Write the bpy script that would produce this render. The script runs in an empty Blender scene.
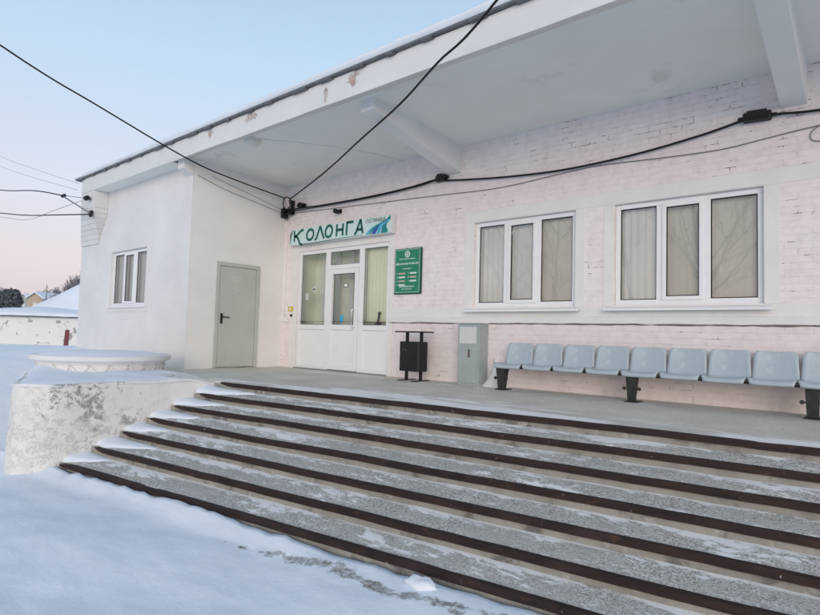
import bpy, bmesh, math, random
from mathutils import Vector, Matrix, noise as mnoise
R = math.radians
rnd = random.Random(7)
scene = bpy.context.scene
COL = scene.collection

# ------------------------------------------------------------------ camera
cam_d = bpy.data.cameras.new('camera')
cam = bpy.data.objects.new('camera', cam_d)
COL.objects.link(cam)
scene.camera = cam
cam_d.sensor_fit = 'HORIZONTAL'
cam_d.sensor_width = 36.0
cam_d.lens = 36.0 * 556.59 / 820.0
cam_d.clip_start = 0.05
cam_d.clip_end = 3000
ya, pi_, ro = R(39.852), R(2.910), R(1.568)
fw = Vector((-math.sin(ya)*math.cos(pi_), math.cos(ya)*math.cos(pi_), math.sin(pi_)))
rt = Vector((math.cos(ya), math.sin(ya), 0))
up = rt.cross(fw)
rr = rt*math.cos(ro) + up*math.sin(ro)
uu = up*math.cos(ro) - rt*math.sin(ro)
M = Matrix(((rr.x, uu.x, -fw.x, 0), (rr.y, uu.y, -fw.y, -7.3564), (rr.z, uu.z, -fw.z, 0.7231), (0, 0, 0, 1)))
cam.matrix_world = M

# ------------------------------------------------------------------ light
SUN_EL, SUN_AZ = R(11), R(142)          # azimuth clockwise from +y
scene.view_settings.view_transform = 'Standard'
scene.view_settings.look = 'None'
scene.view_settings.exposure = 0.13
scene.view_settings.gamma = 1.0
scene.view_settings.use_curve_mapping = False
scene.cycles.diffuse_bounces = 8
scene.cycles.max_bounces = 14
scene.cycles.transparent_max_bounces = 16
w = bpy.data.worlds.new('World'); scene.world = w; w.use_nodes = True
nt = w.node_tree; nt.nodes.clear()
out = nt.nodes.new('ShaderNodeOutputWorld')
sky = nt.nodes.new('ShaderNodeTexSky'); sky.sky_type = 'NISHITA'
sky.sun_disc = False; sky.sun_elevation = SUN_EL; sky.sun_rotation = SUN_AZ
sky.altitude = 200; sky.air_density = 1.0; sky.dust_density = 1.5
bg1 = nt.nodes.new('ShaderNodeBackground'); bg1.inputs[1].default_value = 0.05
nt.links.new(sky.outputs[0], bg1.inputs[0])
tc = nt.nodes.new('ShaderNodeTexCoord')
sx = nt.nodes.new('ShaderNodeSeparateXYZ'); nt.links.new(tc.outputs['Generated'], sx.inputs[0])
ramp = nt.nodes.new('ShaderNodeValToRGB'); nt.links.new(sx.outputs['Z'], ramp.inputs[0])
el = ramp.color_ramp.elements
el[0].position = 0.0; el[0].color = (.55, .45, .57, 1)
el[1].position = 1.0; el[1].color = (.31, .42, .58, 1)
for p, c in ((.045, (.60, .49, .60, 1)), (.11, (.71, .565, .61, 1)), (.20, (.72, .68, .76, 1)), (.42, (.55, .71, .87, 1)), (.62, (.42, .56, .75, 1))):
    e = el.new(p); e.color = c
bg2 = nt.nodes.new('ShaderNodeBackground'); bg2.inputs[1].default_value = 0.78
nt.links.new(ramp.outputs[0], bg2.inputs[0])
add = nt.nodes.new('ShaderNodeAddShader')
nt.links.new(bg1.outputs[0], add.inputs[0]); nt.links.new(bg2.outputs[0], add.inputs[1])
nt.links.new(add.outputs[0], out.inputs[0])
sd = bpy.data.lights.new('sun', 'SUN'); so = bpy.data.objects.new('sun', sd); COL.objects.link(so)
sd.energy = 1.0; sd.angle = R(35); sd.color = (1, .95, .89)
sdir = Vector((math.sin(SUN_AZ)*math.cos(SUN_EL), math.cos(SUN_AZ)*math.cos(SUN_EL), math.sin(SUN_EL)))
so.rotation_euler = sdir.to_track_quat('Z', 'Y').to_euler()

# ------------------------------------------------------------------ node helpers
class N:
    def __init__(s, name):
        s.m = bpy.data.materials.new(name); s.m.use_nodes = True
        s.t = s.m.node_tree; s.t.nodes.clear()
        s.out = s.t.nodes.new('ShaderNodeOutputMaterial')
        s.b = s.t.nodes.new('ShaderNodeBsdfPrincipled')
        s.t.links.new(s.b.outputs[0], s.out.inputs[0])
        s.co = s.t.nodes.new('ShaderNodeTexCoord').outputs['Object']
    def put(s, sock, v):
        if isinstance(v, bpy.types.NodeSocket): s.t.links.new(v, sock)
        elif isinstance(v, (tuple, list)) and len(v) == 3 and sock.type == 'RGBA': sock.default_value = (*v, 1)
        else: sock.default_value = v
    def noise(s, scale, detail=4, rough=.55, co=None, dist=0.):
        n = s.t.nodes.new('ShaderNodeTexNoise'); n.inputs['Scale'].default_value = scale
        n.inputs['Detail'].default_value = detail; n.inputs['Roughness'].default_value = rough
        n.inputs['Distortion'].default_value = dist
        s.t.links.new(co or s.co, n.inputs['Vector']); return n.outputs[0]
    def voro(s, scale, co=None, feature='F1', out='Distance'):
        n = s.t.nodes.new('ShaderNodeTexVoronoi'); n.feature = feature; n.inputs['Scale'].default_value = scale
        s.t.links.new(co or s.co, n.inputs['Vector']); return n.outputs[out]
    def rng(s, v, a, b, c=0., d=1.):
        n = s.t.nodes.new('ShaderNodeMapRange'); n.clamp = True
        s.put(n.inputs[0], v)
        for i, q in enumerate((a, b, c, d)): n.inputs[i+1].default_value = q
        return n.outputs[0]
    def math(s, op, a, b=0.):
        n = s.t.nodes.new('ShaderNodeMath'); n.operation = op
        s.put(n.inputs[0], a); s.put(n.inputs[1], b); return n.outputs[0]
    def mix(s, f, a, b):
        n = s.t.nodes.new('ShaderNodeMix'); n.data_type = 'RGBA'
        s.put(n.inputs[0], f); s.put(n.inputs[6], a); s.put(n.inputs[7], b); return n.outputs[2]
    def scaled(s, v, co=None):
        n = s.t.nodes.new('ShaderNodeMapping'); n.inputs['Scale'].default_value = v
        s.t.links.new(co or s.co, n.inputs[0]); return n.outputs[0]
    def sep(s, co=None):
        n = s.t.nodes.new('ShaderNodeSeparateXYZ'); s.t.links.new(co or s.co, n.inputs[0]); return n.outputs
    def comb(s, x, y, z=0.):
        n = s.t.nodes.new('ShaderNodeCombineXYZ')
        for i, q in enumerate((x, y, z)): s.put(n.inputs[i], q)
        return n.outputs[0]
    def bump(s, h, strength=.3, dist=.01, prev=None):
        n = s.t.nodes.new('ShaderNodeBump'); n.inputs['Strength'].default_value = strength
        n.inputs['Distance'].default_value = dist; s.t.links.new(h, n.inputs['Height'])
        if prev: s.t.links.new(prev, n.inputs['Normal'])
        return n.outputs[0]
    def fin(s, col, rough=.8, normal=None, metal=0., spec=.3):
        s.put(s.b.inputs['Base Color'], col); s.put(s.b.inputs['Roughness'], rough)
        s.b.inputs['Metallic'].default_value = metal
        s.b.inputs['Specular IOR Level'].default_value = spec
        if normal: s.t.links.new(normal, s.b.inputs['Normal'])
        return s.m

def plain(name, col, rough=.6, var=.12, scale=6, bump=.08, bscale=60, metal=0., spec=.3, spots=()):
    n = N(name)
    v = n.noise(scale, 6, .6)
    dark = tuple(c*(1-var) for c in col); light = tuple(min(1, c*(1+var*.6)) for c in col)
    c = n.mix(n.rng(v, .3, .7), dark, light)
    for sc, sscale, lo, hi in spots:
        c = n.mix(n.rng(n.noise(sscale, 7, .65, dist=.4), lo, hi), c, sc)
    nb = n.bump(n.noise(bscale, 5, .6), bump, .01) if bump else None
    return n.fin(c, rough, nb, metal, spec)

def brick_mat(name, base, pink, chip=.5):
    n = N(name); x, y, z = n.sep()
    co = n.comb(n.math('ADD', x, y), z)
    wob = n.noise(2.0, 3)
    b = n.t.nodes.new('ShaderNodeTexBrick'); n.t.links.new(co, b.inputs['Vector'])
    b.inputs['Scale'].default_value = 1.0
    b.inputs['Brick Width'].default_value = .262; b.inputs['Row Height'].default_value = .078
    b.inputs['Mortar Size'].default_value = .006; b.inputs['Mortar Smooth'].default_value = .6
    b.inputs['Color1'].default_value = (1, 1, 1, 1); b.inputs['Color2'].default_value = (.8, .8, .8, 1)
    b.inputs['Mortar'].default_value = (0, 0, 0, 1)
    mort = b.outputs['Fac']
    col = n.mix(n.rng(n.noise(.9, 5), .35, .65), base, pink)
    col = n.mix(n.math('MULTIPLY', n.rng(n.noise(7, 6, .7), .45, .75), .35), col, (.42, .39, .385))
    # thin paint lets the joints show here and there
    col = n.mix(n.math('MULTIPLY', mort, n.rng(n.noise(1.3, 4), .4, .7, .0, .10)), col, (.40, .36, .36))
    # joints where the mortar fell out
    gone = n.math('MULTIPLY', n.rng(mort, .55, .9), n.rng(n.math('ADD', n.noise(3.1, 5, .75), n.math('MULTIPLY', n.rng(z, 3.0, 3.35, 0., .065), n.rng(x, .5, 3.5))), .60-.02*chip, .65-.02*chip))
    gone = n.math('MULTIPLY', gone, n.rng(n.noise(17, 5, .7), .38, .55))
    col = n.mix(gone, col, (.085, .07, .065))
    chips = n.rng(n.noise(9, 6, .8), .735-.02*chip, .76-.02*chip)
    col = n.mix(chips, col, (.16, .12, .11))
    h = n.math('SUBTRACT', n.math('MULTIPLY', b.outputs['Color'], .25), n.math('MULTIPLY', mort, n.rng(n.noise(.8, 3), .3, .7, .15, .9)))
    h = n.math('SUBTRACT', h, n.math('MULTIPLY', gone, 1.5))
    nb = n.bump(h, .5, .006)
    nb = n.bump(n.noise(55, 5, .7), .22, .006, nb)
    return n.fin(col, .85, nb, 0, .2)

def snow_mat(name, tint=(.83, .865, .92)):
    n = N(name)
    c = n.mix(n.rng(n.noise(.6, 4), .3, .7), tuple(t*.94 for t in tint), tint)
    nb = n.bump(n.noise(3.5, 5, .5, co=n.scaled((1, 1.6, 1))), .18, .06)
    nb = n.bump(n.noise(60, 4, .7), .25, .006, nb)
    return n.fin(c, .7, nb, 0, .25)

MT = {}
MT['pink'] = brick_mat('pink_painted_brick', (.83, .79, .78), (.82, .735, .74), 1.0)
MT['plinth'] = brick_mat('pink_plinth_brick', (.80, .745, .74), (.79, .70, .705), 1.0)
MT['white'] = plain('white_lime_paint', (.76, .75, .735), .85, .06, 2.5, .25, 25, spots=(((.45, .43, .41), 3, .70, .80),))
MT['wing'] = plain('white_stucco', (.73, .725, .71), .85, .09, .9, .35, 30, spots=(((.30, .28, .27), 9, .80, .82),))
MT['wingside'] = plain('cream_stucco', (.80, .79, .775), .85, .06, 1.1, .35, 25, spots=(((.79, .71, .68), .8, .55, .85), ((.2, .18, .17), 8, .80, .81)))
MT['fascia'] = plain('fascia_paint', (.72, .725, .71), .85, .05, 2, .25, 18, spots=(((.45, .34, .30), 1.1, .665, .68), ((.45, .43, .41), 5, .74, .82)))
n = N('fascia_paint_peeling')
x, y, z = n.sep()
pn = n.noise(4.5, 7, .7, dist=.5); pm = 0.
for cx, rx in ((-2.62, .16), (-1.42, .42), (.86, .30), (.3, .12), (4.6, .4)):
    q = n.rng(n.math('ABSOLUTE', n.math('SUBTRACT', x, cx)), 0, rx, .16, -.20)
    zz = n.rng(n.math('ABSOLUTE', n.math('SUBTRACT', z, 4.05 if cx < -1 else 4.02)), 0, .16, .06, -.12)
    pm = n.math('MAXIMUM', pm, n.rng(n.math('ADD', n.math('ADD', pn, q), zz), .60, .63))
c = n.mix(n.rng(n.noise(2, 5), .3, .7), (.68, .685, .67), (.73, .735, .72))
c = n.mix(n.rng(n.noise(5, 7, .7), .70, .80), c, (.48, .46, .44))
c = n.mix(pm, c, n.mix(n.rng(n.noise(9, 5), .4, .6), (.42, .31, .27), (.55, .49, .45)))
nf = n.bump(n.noise(18, 5), .25, .01); nf = n.bump(n.math('SUBTRACT', 1., pm), .5, .01, nf)
MT['fascia'] = n.fin(c, .85, nf, 0, .25)
MT['soffit'] = plain('grey_soffit_paint', (.83, .84, .81), .85, .07, .7, .2, 14, spots=(((.66, .66, .63), 1.3, .60, .75),))
MT['beam'] = plain('beam_paint', (.77, .78, .77), .85, .05, 2, .2, 20)
MT['roofmetal'] = plain('roof_edge_metal', (.16, .17, .18), .5, .3, 8, .1, 30, metal=.4)
MT['upvc'] = plain('white_frame_plastic', (.80, .81, .82), .35, .03, 3, 0, spec=.5)
MT['door'] = plain('grey_green_door_paint', (.51, .525, .49), .5, .08, 1.5, .05, 40, spec=.4, spots=(((.40, .42, .38), 5, .62, .75), ((.58, .60, .56), 9, .66, .72)))
MT['black'] = plain('black_painted_steel', (.009, .009, .010), .5, .3, 8, .05, 60, spec=.4)
MT['rubber'] = plain('black_cable_sheath', (.012, .012, .013), .6, .2, 8, 0)
MT['castiron'] = plain('dark_green_cast_iron', (.035, .042, .038), .6, .35, 12, .2, 50, spots=(((.10, .06, .04), 14, .6, .75),))
MT['seat'] = plain('grey_blue_seat_plastic', (.43, .505, .555), .42, .12, 3, .03, 80, spec=.45, spots=(((.55, .60, .62), 7, .56, .75), ((.30, .34, .36), 16, .66, .75)))
MT['cabinet'] = plain('grey_cabinet_paint', (.36, .41, .41), .5, .1, 5, .08, 30, spots=(((.14, .11, .10), 8, .66, .72), ((.27, .30, .30), 2.5, .55, .7), ((.52, .55, .55), 6, .62, .68)))
MT['cabinetplate'] = plain('pale_cabinet_plate', (.60, .62, .62), .5, .06, 6, .03, 30)
MT['signbg'] = plain('pale_teal_sign_face', (.60, .76, .745), .4, .03, 2, 0)
MT['signedge'] = plain('sign_white_edge', (.72, .73, .73), .5, .04, 2, 0)
MT['green'] = plain('dark_green_lettering', (.008, .115, .095), .4, .05, 3, 0)
MT['blue'] = plain('deep_blue_stripe', (.03, .10, .36), .4, .05, 3, 0)
MT['cyan'] = plain('cyan_stripe', (.10, .45, .62), .4, .05, 3, 0)
MT['teal'] = plain('teal_stripe', (.02, .24, .26), .4, .05, 3, 0)
MT['greytext'] = plain('grey_lettering', (.16, .17, .17), .5, .05, 3, 0)
MT['plaque'] = plain('green_plaque', (.008, .21, .115), .35, .05, 3, 0, spec=.5)
MT['plaquerim'] = plain('dark_green_plaque_rim', (.01, .07, .05), .5, .05, 3, 0)
MT['plaquetext'] = plain('white_plaque_print', (.68, .76, .70), .5, .03, 3, 0)
MT['plaquered'] = plain('reddish_plaque_print', (.55, .40, .36), .5, .03, 3, 0)
MT['curtain'] = plain('beige_curtain', (.77, .735, .645), .9, .08, 1.5, .1, 20)
MT['curtainreflect'] = plain('pale_reflection_curtain', (.92, .91, .87), .9, .1, 1.5, .1, 20)  # lighter curtain copy, the panes' bright sky reflection is put into its colour
MT['curtaingreen'] = plain('yellow_green_blind', (.88, .90, .70), .9, .06, 1.2, .05, 20)
MT['inside'] = plain('vestibule_paint', (.88, .90, .80), .9, .06, 1.2, 0)
MT['insidedark'] = plain('vestibule_grey', (.60, .63, .58), .9, .1, 2, 0)
MT['frost'] = plain('grey_green_frosty_blind', (.62, .72, .71), .9, .1, 2, 0, spots=(((.66, .70, .70), 6, .55, .75),))
MT['paper'] = plain('white_paper', (.8, .8, .78), .8, .03, 3, 0)
MT['sticker'] = plain('blue_sticker', (.06, .42, .66), .5, .03, 3, 0)
MT['yellow'] = plain('yellow_plastic', (.62, .50, .04), .5, .05, 3, 0)
MT['orange'] = plain('orange_peel_skin', (.75, .28, .03), .6, .1, 30, .1, 90)
MT['concrete'] = plain('riser_concrete', (.325, .305, .27), .9, .22, 4, .7, 30, spots=(((.16, .15, .135), 3, .54, .64), ((.40, .38, .345), 6, .58, .66), ((.16, .15, .14), 14, .68, .72), ((.66, .66, .67), 4.5, .66, .72)))
MT['snow'] = snow_mat('snow_surface')
MT['roofsnow'] = snow_mat('roof_snow', (.78, .82, .87))
MT['garage'] = plain('white_garage_stucco', (.74, .74, .71), .9, .05, .8, .2, 10, spots=(((.36, .32, .30), .75, .60, .63), ((.52, .49, .46), 1.7, .61, .65), ((.34, .32, .30), 2.6, .66, .69)))
MT['garagedoor'] = plain('dark_red_door', (.17, .055, .06), .7, .15, 3, .05)
MT['tan'] = plain('tan_timber_gable', (.47, .37, .27), .9, .1, 2, .1, 5)
MT['greyhouse'] = plain('grey_house_board', (.36, .38, .36), .9, .12, 1, .1, 5)
MT['farwood'] = plain('bare_twig_bark', (.20, .18, .18), .9, .2, 2, 0)
MT['fartree'] = plain('grey_dormant_branches', (.30, .29, .31), .95, .15, .5, 0)
MT['conifer'] = plain('hazed_conifer_needles', (.15, .16, .17), .9, .3, .6, 0)  # distance haze is mixed into the needle colour
MT['bark'] = plain('dark_bark', (.10, .085, .075), .9, .3, 8, .3, 20)
MT['galv'] = plain('galvanised_steel', (.33, .34, .35), .45, .15, 10, .05, 40, metal=.6)
MT['lampglass'] = plain('white_lamp_glass', (.74, .74, .71), .3, .03, 2, 0, spec=.5)
MT['paletwig'] = plain('reflection_paled_twigs', (.46, .47, .49), .95, .1, 1, 0)  # twig colour paled so the trees' window reflection stays faint
MT['wood'] = plain('weathered_pole_wood', (.20, .17, .15), .9, .2, 3, .2, 20)

# rust
n = N('rusty_nosing_steel')
c = n.mix(n.rng(n.noise(9, 6, .7, co=n.scaled((.4, 1, 2))), .35, .68), (.018, .012, .011), (.045, .025, .020))
c = n.mix(n.rng(n.noise(2.2, 5), .58, .72), c, (.045, .028, .026))
c = n.mix(n.rng(n.noise(7, 7, .75, co=n.scaled((.5, 1, 1))), .60, .72), c, (.13, .060, .035))
c = n.mix(n.rng(n.noise(11, 6, .75), .66, .72), c, (.45, .44, .44))
MT['rust'] = n.fin(c, .7, n.bump(n.noise(45, 5, .7), .5, .005), .15, .35)

# gravelly treads with a dusting of snow, u along the step (m), v from nose (0) to riser (1)
def tread_mat(name, lo=.50):
    n = N(name)
    uvn = n.t.nodes.new('ShaderNodeUVMap').outputs[0]
    u, v, _ = n.sep(uvn)
    x, y, z = n.sep()
    chipd = n.voro(85); chipc = n.voro(85, out='Color')
    cs = n.sep(chipc)[0]
    c = n.mix(cs, (.40, .38, .34), (.74, .715, .655))
    c = n.mix(n.rng(chipd, .46, .78), c, (.30, .285, .26))
    c = n.mix(n.rng(n.noise(30, 6, .85), .555, .63), c, (.11, .10, .09))
    c = n.mix(n.math('MULTIPLY', n.rng(n.noise(2.2, 5, .6), .42, .66), .7), c, (.47, .45, .405))
    st = n.comb(n.math('MULTIPLY', x, 1.0), n.math('MULTIPLY', y, 2.6), n.math('MULTIPLY', z, 3.7))
    pat = n.math('ADD', n.math('MULTIPLY', n.noise(1.5, 4, .55, co=st, dist=.4), .45), n.math('MULTIPLY', n.noise(5.5, 8, .70, co=st, dist=.6), .55))
    left = n.math('ADD', n.rng(x, -7.3, -1.0, .11, .0), n.rng(x, -7.2, -6.2, .14, 0.))
    back = n.rng(v, .55, 1.0, 0., .10)
    s = n.math('ADD', n.math('ADD', pat, left), back)
    sn = n.rng(s, lo+.05, lo+.085)
    line = n.math('MULTIPLY', n.rng(v, .86, .95), n.rng(n.noise(2.3, 5), .40, .52))
    spk = n.math('MULTIPLY', n.rng(n.noise(38, 4, .7), .52, .62), n.rng(s, lo-.05, lo+.06))
    sn = n.math('MAXIMUM', n.math('MAXIMUM', sn, n.math('MULTIPLY', line, .85)), n.math('MULTIPLY', spk, .8))
    c = n.mix(sn, c, (.84, .83, .82))
    h = n.math('SUBTRACT', 0.6, chipd)
    h = n.mix(sn, h, n.noise(8, 4))
    return n.fin(c, .9, n.bump(h, .55, .008), 0, .25)
MT['tread'] = tread_mat('snow_dusted_gravel_tread')

# terrace: worn smooth concrete, snow mostly near its outer edge
n = N('worn_terrace_concrete')
x, y, z = n.sep()
yl = n.math('ADD', n.math('MULTIPLY', x, .0917), -2.38)          # outer edge
dd = n.math('SUBTRACT', y, yl)
c = n.mix(n.rng(n.noise(1.6, 6, .6), .35, .65), (.56, .535, .48), (.70, .675, .61))
c = n.mix(n.rng(n.noise(22, 6, .75), .45, .72), c, (.46, .435, .39))
st = n.comb(n.math('MULTIPLY', n.math('ADD', x, n.math('MULTIPLY', y, .1)), .55), n.math('MULTIPLY', y, 2.2), 0.)
p = n.noise(1.15, 7, .6, co=st, dist=.4)
edge = n.math('ADD', n.rng(dd, .05, 1.1, .29, -.08), n.math('ADD', n.rng(x, -6.8, -5.2, -.16, .03), n.rng(x, -2.4, -1.1, 0., -.17)))
sn = n.rng(n.math('ADD', p, edge), .60, .66)
far = n.rng(n.math('ADD', n.noise(2.2, 7, .65, co=st), n.rng(n.math('ABSOLUTE', n.math('ADD', y, .45)), 0, .5, .06, -.06)), .60, .66)
sn = n.math('MAXIMUM', sn, n.math('MULTIPLY', far, .8))
sn = n.math('MULTIPLY', sn, n.rng(x, -9.2, -7.9, .15, 1.))
c = n.mix(sn, c, (.84, .83, .82))
MT['terrace'] = n.fin(c, .85, n.bump(n.noise(40, 5, .7), .3, .005), 0, .25)

# peeling plaster of the cheek wall
n = N('peeling_white_plaster')
x, y, z = n.sep()
big = n.noise(1.5, 4, .5)
pk = n.noise(9, 12, .82, co=n.scaled((1, 1, 1.2)))
zb = n.rng(z, .35, .95, -.05, .075)
m1 = n.rng(n.math('ADD', n.math('ADD', pk, n.rng(n.math('ADD', big, n.rng(n.math('ABSOLUTE', n.math('SUBTRACT', y, -.15)), .1, .9, .08, -.12)), .35, .65, -.14, .05)), zb), .57, .67)
c = n.mix(n.rng(n.noise(3, 5), .3, .7), (.74, .72, .68), (.82, .80, .77))
g = n.mix(n.rng(n.noise(30, 5, .7), .4, .6), (.47, .45, .42), (.64, .62, .58))
c = n.mix(m1, c, g)
crack = n.math('MULTIPLY', n.rng(n.math('ABSOLUTE', n.math('SUBTRACT', pk, .535)), .006, .014, 1, 0), n.rng(big, .4, .55))
c = n.mix(n.math('MULTIPLY', crack, .7), c, (.12, .10, .09))
h = n.math('SUBTRACT', n.math('MULTIPLY', n.noise(14, 6, .65), .6), n.math('MULTIPLY', m1, .7))
MT['peel'] = n.fin(c, .9, n.bump(h, .8, .02), 0, .2)

# lawn of snow with grit showing in a strip along the lowest step
n = N('ground_snow')
x, y, z = n.sep()
tint = (.835, .875, .93)
c = n.mix(n.rng(n.noise(.35, 5), .3, .7), tuple(t*.95 for t in tint), tint)
yl = n.math('ADD', n.math('MULTIPLY', x, .131), -4.07)
dd = n.math('SUBTRACT', yl, y)
band = n.math('SUBTRACT', 1., n.rng(n.math('ABSOLUTE', n.math('SUBTRACT', dd, n.rng(n.noise(.7, 2), .3, .7, .12, .28))), .03, .20))
band = n.math('MULTIPLY', band, n.rng(x, -4.9, -3.6))
grit = n.rng(n.math('ADD', n.noise(5, 7, .7), n.rng(band, 0, 1, -.32, .10)), .53, .60)
gc = n.mix(n.rng(n.voro(60, out='Distance'), .2, .6), (.46, .44, .39), (.20, .19, .165))
c = n.mix(n.math('MULTIPLY', grit, n.rng(n.noise(14, 4, .7), .35, .6, .45, 1.)), c, gc)
nb = n.bump(n.noise(2.6, 5, .5, co=n.scaled((1, 1.7, 1))), .22, .06)
nb = n.bump(n.noise(9, 6, .65), .28, .03, nb)
nb = n.bump(n.noise(70, 4, .7), .25, .006, nb)
MT['ground'] = n.fin(c, .75, nb, 0, .25)

# window glass: clear pane with mirror reflection
def glass(name, tint=(.97, .98, .97), refl=1.0):
    m = bpy.data.materials.new(name); m.use_nodes = True
    t = m.node_tree; t.nodes.clear()
    o = t.nodes.new('ShaderNodeOutputMaterial'); mx = t.nodes.new('ShaderNodeMixShader')
    tr = t.nodes.new('ShaderNodeBsdfTransparent'); tr.inputs[0].default_value = (*tint, 1)
    gl = t.nodes.new('ShaderNodeBsdfGlossy'); gl.inputs['Roughness'].default_value = .015
    tcg = t.nodes.new('ShaderNodeTexCoord'); ng = t.nodes.new('ShaderNodeTexNoise'); ng.inputs['Scale'].default_value = 2.2; ng.inputs['Detail'].default_value = 2
    bg = t.nodes.new('ShaderNodeBump'); bg.inputs['Strength'].default_value = .022; bg.inputs['Distance'].default_value = .05
    t.links.new(tcg.outputs['Object'], ng.inputs['Vector']); t.links.new(ng.outputs[0], bg.inputs['Height']); t.links.new(bg.outputs[0], gl.inputs['Normal'])
    fr = t.nodes.new('ShaderNodeFresnel'); fr.inputs[0].default_value = 1.5
    mu = t.nodes.new('ShaderNodeMath'); mu.operation = 'MULTIPLY_ADD'
    mu.inputs[1].default_value = 1.5*refl; mu.inputs[2].default_value = .09*refl
    mu.use_clamp = True
    t.links.new(fr.outputs[0], mu.inputs[0]); t.links.new(mu.outputs[0], mx.inputs[0])
    t.links.new(tr.outputs[0], mx.inputs[1]); t.links.new(gl.outputs[0], mx.inputs[2])
    t.links.new(mx.outputs[0], o.inputs[0]); return m
MT['glass'] = glass('double_glazing')
MT['glassdim'] = glass('entrance_glazing', (.96, .98, .96), .5)

# ------------------------------------------------------------------ mesh helpers
class MB:
    def each(s, name, mat, parent, bevel=0):
        '''every box or piece added so far becomes a part of its own'''
        par = list(range(len(s.v)))
        def fnd(a):
            while par[a] != a: par[a] = par[par[a]]; a = par[a]
            return a
        for f in s.f:
            for q in f[1:]: par[fnd(q)] = fnd(f[0])
        gr_ = {}
        for f in s.f: gr_.setdefault(fnd(f[0]), []).append(f)
        for fs in gr_.values():
            b = MB(s.o); mp = {}
            for f in fs:
                for q in f:
                    if q not in mp: mp[q] = len(b.v); b.v.append(s.v[q])
                b.f.append([mp[q] for q in f])
            b.build(name, mat, parent, bevel)
    def __init__(s, origin=(0, 0, 0)): s.v = []; s.f = []; s.uv = {}; s.o = Vector(origin)
    def poly(s, pts, uv=None):
        i = len(s.v); s.v += [Vector(p) for p in pts]; s.f.append(list(range(i, i+len(pts))))
        if uv: s.uv[len(s.f)-1] = uv
        return s
    def box(s, x0, x1, y0, y1, z0, z1):
        if x0 > x1: x0, x1 = x1, x0
        if y0 > y1: y0, y1 = y1, y0
        if z0 > z1: z0, z1 = z1, z0
        i = len(s.v)
        s.v += [Vector(p) for p in ((x0,y0,z0),(x1,y0,z0),(x1,y1,z0),(x0,y1,z0),(x0,y0,z1),(x1,y0,z1),(x1,y1,z1),(x0,y1,z1))]
        for q in ((0,3,2,1),(4,5,6,7),(0,1,5,4),(1,2,6,5),(2,3,7,6),(3,0,4,7)): s.f.append([i+k for k in q])
        return s
    def hexa(s, p):     # 8 points, bottom ring then top ring
        i = len(s.v); s.v += [Vector(q) for q in p]
        for q in ((0,3,2,1),(4,5,6,7),(0,1,5,4),(1,2,6,5),(2,3,7,6),(3,0,4,7)): s.f.append([i+k for k in q])
        return s
    def prism(s, ring, d):  # ring: list of 3d points, extruded by vector d
        d = Vector(d); n = len(ring); i = len(s.v)
        s.v += [Vector(p) for p in ring] + [Vector(p)+d for p in ring]
        s.f.append(list(range(i, i+n))[::-1]); s.f.append(list(range(i+n, i+2*n)))
        for k in range(n): s.f.append([i+k, i+(k+1) % n, i+n+(k+1) % n, i+n+k])
        return s
    def tube(s, pts, r, n=8, r2=None, cap=True):
        pts = [Vector(p) for p in pts]; m = len(pts); rings = []
        ref = Vector((0, 0, 1))
        for k, p in enumerate(pts):
            t = (pts[min(k+1, m-1)] - pts[max(k-1, 0)]).normalized()
            a = t.cross(ref)
            if a.length < 1e-3: a = t.cross(Vector((1, 0, 0)))
            a.normalize(); b = t.cross(a)
            rad = r if r2 is None else r + (r2-r)*k/(m-1)
            i = len(s.v)
            for j in range(n):
                q = 2*math.pi*j/n; s.v.append(p + a*math.cos(q)*rad + b*math.sin(q)*rad)
            rings.append(i)
        for k in range(m-1):
            for j in range(n):
                s.f.append([rings[k]+j, rings[k]+(j+1) % n, rings[k+1]+(j+1) % n, rings[k+1]+j])
        if cap:
            s.f.append([rings[0]+j for j in range(n)][::-1]); s.f.append([rings[-1]+j for j in range(n)])
        return s
    def lathe(s, prof, c, n=32, ax='z'):
        c = Vector(c); rings = []
        for r, h in prof:
            i = len(s.v)
            for j in range(n):
                q = 2*math.pi*j/n
                if ax == 'z': s.v.append(c + Vector((r*math.cos(q), r*math.sin(q), h)))
                elif ax == 'y': s.v.append(c + Vector((r*math.cos(q), h, r*math.sin(q))))
                else: s.v.append(c + Vector((h, r*math.cos(q), r*math.sin(q))))
            rings.append(i)
        for k in range(len(prof)-1):
            for j in range(n): s.f.append([rings[k]+j, rings[k]+(j+1) % n, rings[k+1]+(j+1) % n, rings[k+1]+j])
        s.f.append([rings[0]+j for j in range(n)][::-1]); s.f.append([rings[-1]+j for j in range(n)])
        return s
    def grid(s, P, uv=None):
        i = len(s.v); a = len(P); b = len(P[0])
        for row in P: s.v += [Vector(p) for p in row]
        for k in range(a-1):
            for j in range(b-1):
                s.f.append([i+k*b+j, i+k*b+j+1, i+(k+1)*b+j+1, i+(k+1)*b+j])
                if uv: s.uv[len(s.f)-1] = [uv[k][j], uv[k][j+1], uv[k+1][j+1], uv[k+1][j]]
        return s
    def build(s, name, mat, parent=None, bevel=0, smooth=False, recalc=True, seg=2):
        me = bpy.data.meshes.new(name)
        me.from_pydata([tuple(p - s.o) for p in s.v], [], s.f)
        if s.uv:
            L = me.uv_layers.new(name='UVMap')
            for fi, q in s.uv.items():
                for li, c in zip(me.polygons[fi].loop_indices, q): L.data[li].uv = c
        if recalc:
            b = bmesh.new(); b.from_mesh(me); bmesh.ops.recalc_face_normals(b, faces=b.faces); b.to_mesh(me); b.free()
        me.materials.append(MT[mat] if isinstance(mat, str) else mat)
        if smooth:
            for p in me.polygons: p.use_smooth = True
        o = bpy.data.objects.new(name, me); COL.objects.link(o)
        if parent is not None: o.parent = parent
        else: o.location = s.o
        if bevel:
            md = o.modifiers.new('bevel', 'BEVEL'); md.width = bevel; md.segments = seg; md.limit_method = 'ANGLE'
        return o

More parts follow.
